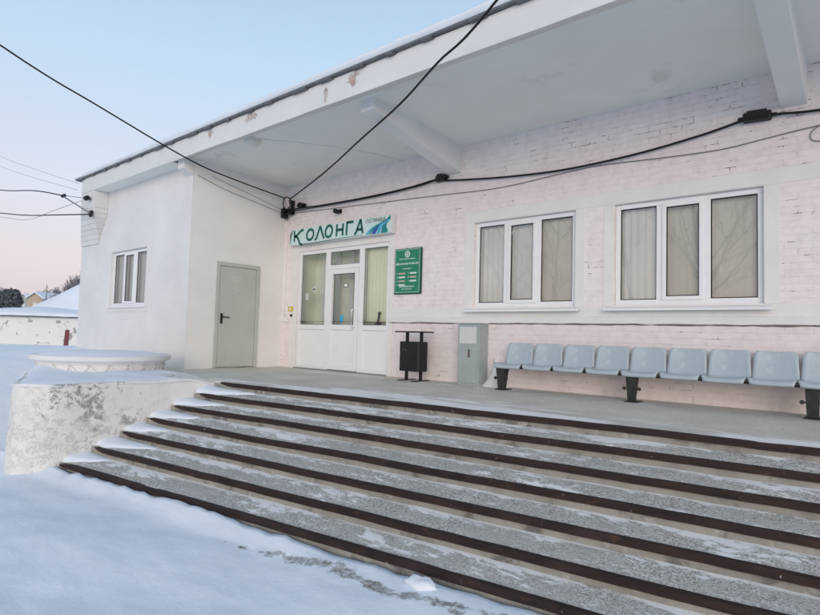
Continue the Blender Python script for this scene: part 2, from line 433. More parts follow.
def thing(name, label, cat, loc, group=None):
    o = bpy.data.objects.new(name, None); COL.objects.link(o); o.location = loc
    o.empty_display_size = .2
    return tag(o, label, cat, group)
def tag(o, label, cat, group=None):
    o['label'] = label; o['category'] = cat
    if group: o['group'] = group
    return o
def structure(o): o['kind'] = 'structure'; return o
def stuff(o): o['kind'] = 'stuff'; return o
def nz(x, y=0, z=0): return mnoise.noise(Vector((x, y, z)))
def fbm(x, y, z=0, o=4):
    a, s, f = 1, 0, 1
    for _ in range(o): s += a*nz(x*f, y*f, z*f+f); a *= .5; f *= 2.03
    return s
def sstep(a, b, x):
    t = max(0, min(1, (x-a)/(b-a))); return t*t*(3-2*t)

# ------------------------------------------------------------------ geometry of the stairs
RISE = .135
def nose_y(k, x):
    t = (x + 6.95)/6.65
    yl, yr = -3.02-.322*k, -2.41-.283*k
    return yl + (yr-yl)*t

# ------------------------------------------------------------------ ground
def lowest(x): return nose_y(6, max(-9, min(8, x)))
def ground_z(x, y):
    z = -.925
    s = lowest(x) - y                                    # >0 in front of the stairs
    bank = sstep(-8.3, -13.6, x) * (1 - .9*sstep(-16.5, -27, x))
    bank *= 1 - .75*sstep(-5.6, -9.5, y + .10*(x+8))
    z += 1.08*bank
    if x > -17 and y > -6:                                # drift against the wing
        z += .05*sstep(-3.6, -2.2, y)*sstep(-9.8, -11, x)
    lum = fbm(x*.45, y*.6, 3, 4)*.05 + fbm(x*1.7, y*2.2, 9, 3)*.020 + (.010*max(0, fbm(x*5, y*6, 4, 3)) if -9 < x < 2 and -9 < y < -3 else 0)
    far = sstep(30, 60, math.hypot(x, y))
    z += lum*(1-far)
    if -9 < x < 9:
        if s > 0:
            z += (.075 + .03*nz(x*1.9, 1.3) + .02*nz(x*6, 4.1))*math.exp(-(s/.16)**2)*sstep(-1.5, -4.2, x)
            z += .035*sstep(.9, .1, s)*sstep(-5, -3, x)
            z += .012*nz(x*9, s*9, 3)*sstep(.6, .05, s)
        elif s < -.03 and x > -7.5: z = -1.15
    return z
def spaced(a, b, fine, lim):
    out = [a]
    while out[-1] < b - 1e-6: out.append(out[-1]+fine)
    st = fine; lo = []; p = out[0]
    while p > -lim: st *= 1.22; p -= st; lo.append(p)
    st = fine; p = out[-1]
    while p < lim: st *= 1.22; p += st; out.append(p)
    return lo[::-1] + out
xs = spaced(-15, 3.5, .085, 900)
ss = spaced(-1.0, 3.2, .045, 900)                          # offset in front of the lowest nose
P = []
for s in ss:
    row = []
    for x in xs:
        y = lowest(x) - s
        row.append((x, y, ground_z(x, y)))
    P.append(row)
structure(MB().grid(P).build('snow_ground', 'ground', smooth=True))

# ------------------------------------------------------------------ terrace and stairs
XL, XR = -7.18, 6.0
t = MB()
N_ = 40
ring_top = [(XL + (XR-XL)*i/N_, nose_y(0, XL + (XR-XL)*i/N_)+.030, 0) for i in range(N_+1)]
pts = ring_top + [(XR, -.001, 0), (-9.699, -.001, 0), (-9.699, -2.128, 0), (-11.0, -2.128, 0), (-11.2, -2.9, 0), (-8.6, -2.9, 0), (-7.18, -2.85, 0)]
t.prism(pts, (0, 0, -1.1))
structure(t.build('terrace_pavement', 'terrace'))

stairs = thing('concrete_stairs', 'wide flight of gravelly concrete steps with rusty steel edges, dusted with snow', 'stairs', (-3, -4, -.945))
so_ = (-3, -4, -.945)
def xs_step(): 
    q = []; x = XL
    while x < XR: q.append(x); x += .10
    return q + [XR]
tm = MB(so_); rm = MB(so_)
for k in range(1, 7):
    z = -RISE*k
    X = xs_step(); P = []; U = []
    for j in range(9):
        f = j/8; row = []; ur = []
        for x in X:
            ya_, yb_ = nose_y(k, x), nose_y(k-1, x)+.014
            y = ya_ + .03 + (yb_-ya_-.03)*f
            zz = z - .003 + .040*f + .005*fbm(x*3, y*5, k)
            if f > .85: zz += .010*max(0, nz(x*2.2, k*3.7))*(f-.85)/.15
            row.append((x, y, zz)); ur.append((x, f))
        P.append(row); U.append(ur)
    tm.grid(P, U)
tm.build('tread', 'tread', stairs, smooth=True)
for k in range(0, 7):
    z = -RISE*k; X = xs_step()
    P = [[(x, nose_y(k, x)+.014 + .004*nz(x*5, k, j), z-.01-(RISE+.02 if k < 6 else .30)*j/3) for x in X] for j in range(4)]
    rm.grid(P)
rm.build('riser', 'concrete', stairs, smooth=True)
for k in range(7):
    z = -RISE*k; nm = MB(so_)
    x0 = XL + .16 + .06*nz(k*3.3) if k < 6 else XL + .10
    X = [x0 + (XR-x0)*i/90 for i in range(91)]
    prof = [(0, -.062), (0, .003), (.045, .005), (.045, -.001), (.008, -.002), (.008, -.062)]
    P = []
    for dy, dz in [(p_[0], p_[1]*(.78 if p_[1] < -.01 else 1)) for p_ in prof + prof[:1]]:
        row = []
        for i, x in enumerate(X):
            wv = .008*nz(x*.9, k*2.1) + .004*nz(x*4, k) + .003*nz(x*11, k*1.7)*(1 if dz < -.01 else .4)
            e = max(0, 1-(x-x0)/.18)                       # bent, torn ends at the left
            row.append((x, nose_y(k, x)+dy-.004+.007*nz(x*1.3, k*5.)+.003*nz(x*8, k), z+dz+wv - (.02*e if k == 6 else 0) + (-dz-.0)*.75*e*(dz < -.01)))
        P.append(row)
    nm.grid(P)
    nm.build('nosing', 'rust', stairs)

# ------------------------------------------------------------------ cheek wall beside the stairs, planter on it
ck0 = (-8.2, -4.2, -.95)
ck = thing('retaining_wall', 'thick rounded retaining wall with peeling white plaster beside the steps', 'wall', ck0)
plan = [(-7.16, -2.88), (-7.16, -3.3), (-7.16, -3.7), (-7.15, -4.1), (-7.14, -4.5), (-7.14, -4.85), (-7.17, -5.05), (-7.26, -5.22), (-7.42, -5.33),
        (-7.62, -5.33), (-7.9, -5.21), (-8.5, -5.0), (-9.2, -4.77), (-9.9, -4.5), (-10.5, -4.15), (-10.75, -3.6), (-10.6, -2.95), (-9.6, -2.9), (-8.4, -2.88)]
def dens(pl_, step):
    o = []
    for i in range(len(pl_)):
        a = Vector(pl_[i]); b = Vector(pl_[(i+1) % len(pl_)]); m = max(1, int((b-a).length/step))
        for q in range(m): o.append(a + (b-a)*q/m)
    return o
pd = dens(plan, .06)
def ck_top(x, y):
    return .055 + .02*nz(x*2, y*2) - .075*sstep(-3.5, -2.95, y)*sstep(-8.3, -7.5, x)
cm = MB(ck0); P = []
cen = Vector((-8.7, -3.9))
for j in range(17):
    f = j/16; row = []
    for q in pd + pd[:1]:
        d = (q-cen).normalized()
        zt = ck_top(q.x, q.y)
        z = -1.2 + (zt+1.2)*f
        off = .018*fbm(q.x*3+q.y*2, z*3.5, 2) - .04*max(0, f-.9)/.1*.5 + .05*(1-f)
        row.append((q.x+d.x*off, q.y+d.y*off, z))
    P.append(row)
cm.grid(P)
cm.poly(P[-1][:-1])
cm.build('plaster_face', 'peel', ck, smooth=True)

def blob_cap(name, plan2, zf, hf, mat, org, step=.08, parent=None):
    """snow lying on a surface: heightfield inside a plan outline, thickness hf(x,y,edge)"""
    ptsx = [p[0] for p in plan2]; ptsy = [p[1] for p in plan2]
    def inside(x, y):
        c = False; j = len(plan2)-1
        for i in range(len(plan2)):
            xi, yi = plan2[i]; xj, yj = plan2[j]
            if (yi > y) != (yj > y) and x < (xj-xi)*(y-yi)/(yj-yi)+xi: c = not c
            j = i
        return c
    def edge(x, y):
        m = 9
        for i in range(len(plan2)):
            a = Vector(plan2[i]); b = Vector(plan2[(i+1) % len(plan2)]); p = Vector((x, y)); ab = b-a
            tt = max(0, min(1, (p-a).dot(ab)/max(ab.dot(ab), 1e-9))); m = min(m, (p-a-ab*tt).length)
        return m if inside(x, y) else -m
    b = MB(org); x0, x1, y0, y1 = min(ptsx), max(ptsx), min(ptsy), max(ptsy)
    nx, ny = int((x1-x0)/step)+2, int((y1-y0)/step)+2
    idx = {}
    for i in range(nx):
        for j in range(ny):
            x, y = x0+i*step, y0+j*step; e = edge(x, y)
            if e > -step*.9:
                idx[i, j] = len(b.v); b.v.append(Vector((x, y, zf(x, y) + (hf(x, y, max(e, 0)) if e > 0 else -.03))))
    for i in range(nx-1):
        for j in range(ny-1):
            q = [(i, j), (i+1, j), (i+1, j+1), (i, j+1)]
            if all(k in idx for k in q): b.f.append([idx[k] for k in q])
    return b.build(name, mat, parent, smooth=True)

PC = (-9.53, -3.60)
def snow_ck(x, y, e):
    d = math.hypot(x-PC[0], y-PC[1]) - .9
    h = (.022+.05*sstep(-8.6, -9.4, x))*sstep(0, .22, e) + .015*nz(x*3, y*3)*sstep(0, .2, e) + .006*nz(x*9, y*9)*sstep(0, .1, e)
    h += .17*sstep(-8.9, -10.1, x)*sstep(0, .3, e)
    return h - .10*sstep(-3.6, -3.1, y)*sstep(-8.4, -7.6, x)
sn = blob_cap('snow_layer', [(p[0]*.995-.045, p[1]*.985-.06) if p[0] > -9.5 else p for p in plan], ck_top, snow_ck, 'snow', (-8.2, -4.2, .05))
tag(stuff(sn), 'smooth snow lying on top of the retaining wall around the round planter', 'snow')

p0 = (PC[0], PC[1], 0)
pl_ = thing('round_planter', 'round whitewashed concrete flower bed with relief triangles below its rim', 'planter', p0)
b = MB(p0)
b.lathe([(.86, -.05), (.875, .04), (.905, .16), (.945, .205), (.985, .215), (1.0, .235), (.998, .285), (.985, .297), (.90, .298), (.88, .24), (.2, .22), (.01, .22)], p0, 72)
b.build('bowl', MT['white'], pl_, smooth=False)
b = MB(p0); NT = 22
for i in range(NT):
    a0 = 2*math.pi*i/NT; a1 = 2*math.pi*(i+.5)/NT; a2 = 2*math.pi*(i+1)/NT
    def pt(a, z, o): 
        r_ = .862 + (z+.05)/.21*.043 + o
        return Vector((PC[0]+r_*math.cos(a), PC[1]+r_*math.sin(a), z))
    for (A, za), (B, zb) in (((a0, .15), (a1, .03)), ((a1, .03), (a2, .15))):
        wv = .020
        da = wv/.9
        ring = [pt(A-da, za, .004), pt(A+da, za, .004), pt(B+da, zb, .004), pt(B-da, zb, .004)]
        c_ = Vector((PC[0], PC[1], .1)); dv = (sum(ring, Vector())/4 - c_); dv.z = 0; dv.normalize()
        b.prism(ring, dv*.016)
b.build('relief_pattern', 'white', pl_)
ringp = [(PC[0]+.955*math.cos(2*math.pi*i/40), PC[1]+.955*math.sin(2*math.pi*i/40)) for i in range(40)]
sn = blob_cap('snow_layer', ringp, lambda x, y: .285, lambda x, y, e: .05*sstep(0, .35, e)+.012*sstep(0, .05, e)+.012*nz(x*3, y*3)*sstep(0, .2, e), 'snow', (PC[0], PC[1], .28), .06)
tag(stuff(sn), 'snow filling the round planter up to its rim', 'snow')

# snow wedged against the wall over the ends of the steps
b = MB((-7, -4, -.5))
for k in range(1, 7):                                       # thin tongues of snow over the tread ends
    q = random.Random(k*5+1); L_ = .55+.5*q.random(); n_ = 26; top = []; bot = []
    for i in range(n_+1):
        f = i/n_; x = -7.2 + L_*f; ya2, yb2 = nose_y(k, x)+.03, nose_y(k-1, x)+.02
        lo_ = ya2 + (yb2-ya2)*(.06 + .8*f**2.2 + .12*nz(x*6, k*3.)); hi_ = yb2
        row = []
        for j in range(9):
            g = j/8; y = lo_ + (hi_-lo_)*g
            th = (.028+.035*(1-f)**4)*(1-f**3)*math.sin(math.pi*min(1, .12+g*.8))**.6 + .006*nz(x*9, y*9)
            base_ = -RISE*k + .040*max(0, min(1, (y-nose_y(k, x))/.3))
            row.append((x, y, base_ + (th if 0 < j and i < n_ else -.012)))
        top.append(row)
    b.grid(top)
sn = b.build('snow_wedge', 'snow', smooth=True)
tag(stuff(sn), 'snow heaped along the retaining wall over the left ends of the steps', 'snow')

# ------------------------------------------------------------------ hotel building
B0 = (-6, 0, 0)
hb = thing('hotel_building', 'single storey pink and white brick hotel with a deep flat canopy over the entrance', 'building', B0)

def holed(mb, fixed, a0, a1, z0, z1, holes, depth, axis='y'):
    """front face of a wall with rectangular openings and their reveals"""
    A = sorted({a0, a1, *[h[0] for h in holes], *[h[1] for h in holes]})
    Z = sorted({z0, z1, *[h[2] for h in holes], *[h[3] for h in holes]})
    def p(a, d, z): return (a, fixed+d, z) if axis == 'y' else (fixed-d, a, z)
    for i in range(len(A)-1):
        for j in range(len(Z)-1):
            ca, cz = (A[i]+A[i+1])/2, (Z[j]+Z[j+1])/2
            if any(h[0] < ca < h[1] and h[2] < cz < h[3] for h in holes): continue
            mb.poly([p(A[i], 0, Z[j]), p(A[i+1], 0, Z[j]), p(A[i+1], 0, Z[j+1]), p(A[i], 0, Z[j+1])])
    for a, c, e, f in holes:
        mb.poly([p(a, 0, e), p(a, 0, f), p(a, depth, f), p(a, depth, e)])
        mb.poly([p(c, 0, f), p(c, 0, e), p(c, depth, e), p(c, depth, f)])
        mb.poly([p(a, 0, f), p(c, 0, f), p(c, depth, f), p(a, depth, f)])
        mb.poly([p(a, 0, e), p(a, depth, e), p(c, depth, e), p(c, 0, e)])

W1 = (-4.854, -3.180, 1.195, 2.540); W2 = (-2.640, -.949, 1.195, 2.540)
W3 = (.05, 1.75, 1.195, 2.540)
EN = (-9.188, -6.650, -.002, 2.400)
mb = MB(B0)
holed(mb, 0, -9.701, 6.0, .96, 4.0, [(*W1[:2], W1[2], W1[3]), W2, W3, (EN[0], EN[1], .96, EN[3])], .22)
mb.box(5.98, 6.0, .0, 8, -1, 4.0)
mb.box(-14.87, 6.0, 7.98, 8.0, -1, 4.0)
mb.build('main_wall', 'pink', hb)
mb = MB(B0)
holed(mb, 0.0, -9.701, 6.0, -.3, .96, [(EN[0], EN[1], -.002, .96)], .22)
mb.build('plinth_wall', 'plinth', hb)
# white bands: around the windows, above them and between sills and belt
mb = MB(B0)
for a, c in ((-5.02, 6.0),):
    mb.box(a, c, -.007, .001, 2.545, 2.725)
    for u0, u1 in ((-5.02, W1[0]-.004), (W1[1]+.004, W1[1]+.14), (W2[0]-.14, W2[0]-.004), (W2[1]+.004, W2[1]+.15), (W3[0]-.15, W3[0]-.004), (W3[1]+.004, W3[1]+.15)):
        mb.box(u0, u1, -.007, .001, 1.19, 2.5445)
mb.build('window_surround', 'white', hb, bevel=.003)
mb = MB(B0)
mb.box(-6.62, 6.0, -.007, .001, 1.05, 1.188)
mb.build('sill_band', 'white', hb)
mb = MB(B0)
X = [-6.60+i*.07 for i in range(181)]
P = []
for d, z in ((.0, .945), (-.03, .955), (-.034, 1.035), (-.01, 1.052), (.0, 1.053)):
    P.append([(x, d, z+.008*nz(x*6, z*9)*(z < 1)+.003*nz(x*2)) for x in X])
mb.grid(P); mb.box(-9.70, -9.43, -.035, .0, .95, 1.03)
mb.build('belt_course', 'white', hb)
# wavy dark strip under the belt
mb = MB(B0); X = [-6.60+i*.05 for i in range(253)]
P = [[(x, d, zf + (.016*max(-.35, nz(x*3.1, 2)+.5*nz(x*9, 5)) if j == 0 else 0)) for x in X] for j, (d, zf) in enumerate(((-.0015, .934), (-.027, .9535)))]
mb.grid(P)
mb.build('belt_dark_strip', plain('belt_strip_dark', (.30, .26, .25), .9, .4, 9), hb)
# entrance jamb strips
mb = MB(B0); mb.box(EN[1]+.002, EN[1]+.11, -.012, .001, .0, 2.56); mb.box(-9.40, EN[0]-.002, -.012, .001, .0, 2.56)
mb.box(EN[0]-.002, EN[1]+.002, -.012, .001, 2.402, 2.56)
mb.build('entrance_surround', 'white', hb, bevel=.004)

# wing
YW = -2.13
WW = (-13.10, -11.40, 1.19, 2.395)
mb = MB(B0)
holed(mb, YW, -14.87, -9.70, -1.2, 4.0, [WW], .2)
mb.poly([(-14.87, YW, -1.2), (-14.87, 8, -1.2), (-14.87, 8, 4.0), (-14.87, YW, 4.0)])
mb.build('wing_front_wall', 'wing', hb)
mb = MB(B0)
DR = (-1.56, -.61, -.003, 2.06)
holed(mb, -9.70, YW+.001, -.001, -.3, 3.98, [DR], .15, axis='x')
mb.build('wing_side_wall', 'wingside', hb)
# shallow plaster frame round wing window
mb = MB(B0)
mb.box(-13.22, -11.27, YW-.012, YW+.002, 2.398, 2.50); mb.box(-13.24, -11.26, YW-.016, YW+.002, 1.07, 1.187)
mb.box(-13.22, -13.105, YW-.012, YW+.002, 1.187, 2.398); mb.box(-11.395, -11.27, YW-.012, YW+.002, 1.187, 2.398)
mb.build('window_surround', 'wing', hb, bevel=.004)

# canopy and roof
XE = -14.18
mb = MB(B0)
P = []
X = [XE + (6.2-XE)*i/160 for i in range(161)]
for y, z in ((-2.16, 3.93), (-2.435, 3.812), (-2.445, 3.815), (-2.445, 4.15), (-2.1, 4.16)):
    P.append([(x, y+.004*fbm(x*1.5, z), z + (.006*fbm(x*1.1, 4) if z < 3.9 else .004*fbm(x, 8))) for x in X])
mb.grid(P)
mb.poly([(XE, -2.16, 3.93), (XE, -2.435, 3.812), (XE, -2.445, 3.815), (XE, -2.445, 4.15), (XE, -2.1, 4.16), (XE, 8, 4.16), (XE, 8, 3.93)])
mb.build('fascia', 'fascia', hb)
mb = MB(B0)
mb.poly([(-9.72, -2.17, 3.925), (6.2, -2.17, 3.925), (6.2, .01, 3.83), (-9.72, .01, 3.83)])
mb.box(-14.17, -9.95, -2.43, -2.131, 3.8085, 3.83)
mb.build('soffit', 'soffit', hb)
mb = MB(B0); mb.box(-14.45, 6.3, -2.50, 8.2, 4.155, 4.185)
for i in range(34):
    x = -14.2+i*.6+rnd.random()*.1; mb.box(x, x+.1+.25*rnd.random(), -2.512, -2.4, 4.135, 4.158)
mb.build('roof_edge', 'roofmetal', hb, bevel=.006)
mb = MB(B0); P = []
X = [-14.47 + (6.3+14.47)*i/260 for i in range(261)]
for j, (dy, fz) in enumerate(((0, 0), (-.035, .35), (-.02, .8), (.06, 1.0), (.25, 1.1), (1.2, 1.2), (10.5, 1.3))):
    row = []
    for x in X:
        th = .085 + .045*fbm(x*.55, 2.2) + .02*nz(x*3.1) + .02*sstep(-12, -4, x)
        th *= sstep(-14.5, -13.6, x)*.8+.2
        row.append((x, -2.49+dy+.02*nz(x*1.3, j), 4.186 + max(.02, th)*fz))
    P.append(row)
mb.grid(P)
b_ = mb.build('roof_snow', 'roofsnow', hb, smooth=True); stuff(b_)
# beams under the canopy
for xb in (-5.37, -.78, 3.8):
    mb = MB(B0)
    mb.hexa([(xb, -2.10, 3.755), (xb+.25, -2.10, 3.755), (xb+.25, .02, 3.385), (xb, .02, 3.385),
             (xb, -2.10, 3.95), (xb+.25, -2.10, 3.95), (xb+.25, .02, 3.95), (xb, .02, 3.95)])
    mb.build('canopy_beam', 'beam', hb, bevel=.012)
mb = MB(B0); mb.hexa([(-9.93, -2.33, 3.70), (-9.69, -2.33, 3.70), (-9.69, -2.12, 3.60), (-9.93, -2.12, 3.60), (-9.93, -2.33, 3.93), (-9.69, -2.33, 3.93), (-9.69, -2.12, 3.93), (-9.93, -2.12, 3.93)])
mb.build('beam_end', 'white', hb, bevel=.02)
# stepped corbel at the far end of the wing
mb = MB(B0)
def corb(z): return -14.19-.66*sstep(3.42, 2.7, z), -13.44-.40*sstep(3.42, 2.7, z), -.312+.28*sstep(3.45, 2.65, z)
mb.box(-14.185, -13.44, YW-.310, YW+.001, 3.42, 3.8075)
for i in range(7):
    z1 = 3.4198 - i*.108; a1, c1, d1 = corb(z1); a2, c2, d2 = corb(z1-.108)
    mb.hexa([(a2, YW+d2, z1-.107), (c2, YW+d2, z1-.107), (c2, YW+.001, z1-.107), (a2, YW+.001, z1-.107), (a1, YW+d1, z1), (c1, YW+d1, z1), (c1, YW+.001, z1), (a1, YW+.001, z1)])
mb.build('corbel', 'wing', hb, bevel=.012)
mb = MB(B0)
for i in range(4, 9):
    z1 = 3.353 - i*.078; a_, c_, d_ = corb(z1-.02); mb.box(a_+.04+.05*(i % 2), c_-.02, YW+d_-.003, YW+.001, z1-.010, z1-.002)
mb.build('corbel_joint', plain('mortar_grey', (.55, .53, .51), .9), hb)

# ---------------- windows
def window(rect, yg, mats, parent=hb, sash=1):
    a, c, e, f = rect; wdt = c-a
    fr = .065; ml = .085
    xs_ = [a+fr, a+fr+(wdt-2*fr-2*ml)*.335, 0, 0, 0, c-fr]
    pw = (wdt-2*fr-2*ml)
    p1 = (a+fr, a+fr+pw*.325); p2 = (p1[1]+ml, p1[1]+ml+pw*.325); p3 = (p2[1]+ml, c-fr)
    y0, y1 = yg-.03, yg+.04
    m = MB(B0)
    m.box(a+.002, c-.002, y0, y1, e+.002, e+fr+.01); m.box(a+.002, c-.002, y0, y1, f-fr, f-.002)
    m.box(a+.002, a+fr, y0, y1, e+fr+.01, f-fr); m.box(c-fr, c-.002, y0, y1, e+fr+.01, f-fr)
    m.box(p1[1], p2[0], y0, y1, e+fr+.01, f-fr); m.box(p2[1], p3[0], y0, y1, e+fr+.01, f-fr)
    wf = m.build('window', 'upvc', parent, bevel=.006)
    m = MB(B0); q = .05; s0, s1 = p2[0]-.012, p2[1]+.012; t0, t1 = e+fr-.004, f-fr+.014
    yy0, yy1 = y0-.018, y0+.03
    m.box(s0, s1, yy0, yy1, t0, t0+q); m.box(s0, s1, yy0, yy1, t1-q, t1); m.box(s0, s0+q, yy0, yy1, t0+q, t1-q); m.box(s1-q, s1, yy0, yy1, t0+q, t1-q)
    m.build('sash', 'upvc', wf, bevel=.005)
    for i, (u0, u1) in enumerate((p1, (s0+q, s1-q), p3)):
        z0_, z1_ = (e+fr+.01, f-fr) if i != 1 else (t0+q, t1-q)
        yp = yg if i != 1 else y0+.006
        m = MB(B0); m.poly([(u0, yp, z0_), (u1, yp, z0_), (u1, yp, z1_), (u0, yp, z1_)]); m.build('pane', 'glass', wf, recalc=False)
        m = MB(B0); g = .012
        for bx in ((u0, u0+g, z0_, z1_), (u1-g, u1, z0_, z1_), (u0+g, u1-g, z0_, z0_+g), (u0+g, u1-g, z1_-g, z1_)):
            m.box(bx[0], bx[1], yp-.008, yp-.002, bx[2], bx[3])
        m.build('gasket', 'rubber', wf)
        # curtain, softly folded
        P = []
        K = 40
        for j in range(2):
            P.append([(u0-.04+(u1-u0+.08)*k/K, yg+.075+(.010 if (i == 0 and mats[0] == 'curtainreflect') else .002)*math.sin(k*.9+i*2)+.003*math.sin(k*.33), (z0_-.06, z1_+.08)[j]) for k in range(K+1)])
        m = MB(B0); m.grid(P); m.build('curtain', mats[i], wf, smooth=True)
    return wf
for rect in (W1, W2, W3):
    mt = {W1: ('curtainreflect', 'curtainreflect', 'curtain'), W2: ('curtainreflect', 'curtain', 'curtain'), W3: ('curtain',)*3}[rect]
    wf = window(rect, .085, mt)
    a, c, e, f = rect
    m = MB(B0)
    m.hexa([(a-.10, -.125, e-.075), (c+.10, -.125, e-.075), (c+.10, .055, e-.03), (a-.10, .055, e-.03),
            (a-.10, -.125, e-.045), (c+.10, -.125, e-.045), (c+.10, .055, e+.001), (a-.10, .055, e+.001)])
    m.build('sill', 'upvc', wf, bevel=.004)
wf = window(WW, YW+.08, ('frost', 'frost', 'frost'))
m = MB(B0); a, c, e, f = WW
m.box(a-.04, c+.04, YW-.06, YW+.05, e-.035, e-.001); m.build('sill', 'upvc', wf, bevel=.004)

# ---------------- metal service door in the wing side
xd = -9.70
m = MB(B0)
m.box(xd-.06, xd+.022, -1.575, -1.50, 0, 2.062); m.box(xd-.06, xd+.022, -.665, -.595, 0, 2.062); m.box(xd-.06, xd+.022, -1.50, -.665, 1.985, 2.062)
sdoor = m.build('service_door', 'door', hb, bevel=.005)
m = MB(B0); m.box(xd-.05, xd+.008, -1.494, -.671, .02, 1.979); m.build('leaf', 'door', sdoor, bevel=.005)
m = MB(B0); m.box(xd+.009, xd+.020, -1.452, -1.405, .86, 1.06)
m.tube([(xd+.01, -1.43, .99), (xd+.06, -1.43, .99), (xd+.065, -1.42, .99), (xd+.065, -1.29, .985)], .012, 8)
m.build('handle', 'black', sdoor, bevel=.003)
m = MB(B0)
for zz in (.25, 1.0, 1.75): m.tube([(xd+.026, -.668, zz-.05), (xd+.026, -.668, zz+.05)], .009, 8)
m.each('hinge', 'door', sdoor)
m = MB(B0); m.box(xd+.0085, xd+.0105, -1.21, -1.0, 1.70, 1.80)
m.build('nameplate', plain('worn_pale_plate', (.56, .58, .54), .7, .2, 22, 0, spots=(((.44, .46, .41), 16, .5, .6),)), sdoor)
m = MB(B0); m.box(xd-.02, xd+.03, -1.55, -.62, -.001, .016); m.build('threshold', 'concrete', sdoor)

# ---------------- glazed entrance
yE = .05
a, c, e, f = -9.186, -6.652, .0, 2.398
m = MB(B0); fr = .085
def fb(x0, x1, z0, z1, d0=-.04, d1=.04): m.box(x0, x1, yE+d0, yE+d1, z0, z1)
L0, L1 = -8.355, -8.235; R0, R1 = -7.415, -7.295
fb(a, a+fr, 0, f); fb(c-.05, c, 0, f); fb(L0, L1, 0, f); fb(R0, R1, 0, f)
for x0, x1 in ((a+fr, L0), (R1, c-.05)):
    fb(x0, x1, 0, .085); fb(x0, x1, .80, .895); fb(x0, x1, f-.07, f)
fb(L1, R0, f-.07, f); fb(L1, R0, 1.985, 2.065)
ent = m.build('glazed_entrance', 'upvc', hb, bevel=.006)
m = MB(B0)
m.box(a+fr, L0, yE-.012, yE+.02, .086, .799); m.box(R1, c-.05, yE-.012, yE+.02, .086, .799); m.each('lower_panel', 'upvc', ent)
m = MB(B0)
dl0, dl1 = L1+.006, R0-.006; q = .095; y0, y1 = yE-.055, yE+.02
m.box(dl0, dl0+q, y0, y1, .03, 1.98); m.box(dl1-q, dl1, y0, y1, .03, 1.98)
m.box(dl0+q, dl1-q, y0, y1, .03, .13); m.box(dl0+q, dl1-q, y0, y1, .80, .90); m.box(dl0+q, dl1-q, y0, y1, 1.885, 1.98)
m.build('door_leaf', 'upvc', ent, bevel=.006)
m = MB(B0); m.box(dl0+q, dl1-q, yE-.03, yE+.0, .131, .799); m.build('door_panel', 'upvc', ent)
m = MB(B0); xh = dl1-.07
m.tube([(xh, y0, 1.18), (xh, y0-.07, 1.18), (xh-.0, y0-.075, 1.17), (xh, y0-.075, .86), (xh, y0-.07, .85), (xh, y0, .85)], .014, 8); m.build('pull_handle', 'upvc', ent, smooth=True)
for x0, x1, z0, z1 in ((a+fr, L0, .896, f-.07), (dl0+q, dl1-q, .90, 1.885), (L1, R0, 2.066, f-.07), (R1, c-.05, .896, f-.07)):
    m = MB(B0); m.poly([(x0, yE, z0), (x1, yE, z0), (x1, yE, z1), (x0, yE, z1)]); m.build('pane', 'glassdim', ent, recalc=False)
    m = MB(B0); g = .012
    for bx in ((x0, x0+g, z0, z1), (x1-g, x1, z0, z1), (x0+g, x1-g, z0, z0+g), (x0+g, x1-g, z1-g, z1)):
        m.box(bx[0], bx[1], yE-.010, yE-.003, bx[2], bx[3])
    m.build('gasket', MT['greytext'], ent)
m = MB(B0); m.box(a-.0, c+.02, -.06, yE-.045, -.002, .022); m.build('threshold', 'galv', ent)
m = MB(B0); m.box(dl0+.36, dl0+.50, yE-.006, yE-.003, 1.62, 1.70); m.build('notice', 'greytext', ent)
m = MB(B0); m.box(dl0+.385, dl0+.475, yE-.008, yE-.006, 1.635, 1.685); m.build('notice', 'paper', ent)
m = MB(B0); m.prism([(dl0+.34+.055*math.cos(i*.2618)*(1 if abs(math.cos(i*.2618)) < .8 else .93), yE-.008, 1.02+.075*math.sin(i*.2618)) for i in range(24)], (0, .003, 0)); m.build('sticker', 'sticker', ent)
m = MB(B0); m.box(a+fr+.10, a+fr+.21, yE+.004, yE+.006, 1.40, 1.54); m.box(a+fr+.57, a+fr+.64, yE+.004, yE+.006, 1.52, 1.66); m.lathe([(.07, 0), (.07, .002)], (a+fr+.38, yE+.006, 1.61), 20, 'y'); m.each('notice', 'paper', ent)
m = MB(B0); m.box(a+fr+.335, a+fr+.40, yE+.001, yE+.003, 1.60, 1.625); m.build('notice_print', 'black', ent)
# vestibule behind the glass
m = MB(B0); D = .48
m.poly([(a, D, 0), (c, D, 0), (c, D, f), (a, D, f)]); m.poly([(a, .14, 0), (a, D, 0), (a, D, f), (a, .14, f)]); m.poly([(c, .14, 0), (c, .14, f), (c, D, f), (c, D, 0)])
m.poly([(a, .1, f), (a, D, f), (c, D, f), (c, .1, f)]); m.poly([(a, .1, .0), (c, .1, .0), (c, D, .0), (a, D, .0)])
m.build('vestibule', 'inside', ent, recalc=False)
m = MB(B0)
for x0 in (a+.28, a+.70, L1+.15, L1+.62): m.box(x0, x0+.10, D-.06, D-.002, 0, f-.02)
m.tube([(a+.42, D-.08, .0), (a+.42, D-.08, f)], .035, 10)
m.each('vestibule_frame', 'upvc', ent)
m = MB(B0)
for x0, x1 in ((a+.385, a+.69), (L1+.26, L1+.61), (L1+.73, R0+.05)): m.box(x0, x1, D-.03, D-.003, .7, 2.2)
m.each('inner_glazing', 'insidedark', ent)
P = [[(R1-.03+(c-R1)*k/40, yE+.10+.005*math.sin(k*1.1), z) for k in range(41)] for z in (.75, f-.03)]
m = MB(B0); m.grid(P); m.build('blind', 'curtaingreen', ent, smooth=True)
m = MB(B0); xz = R1+.27
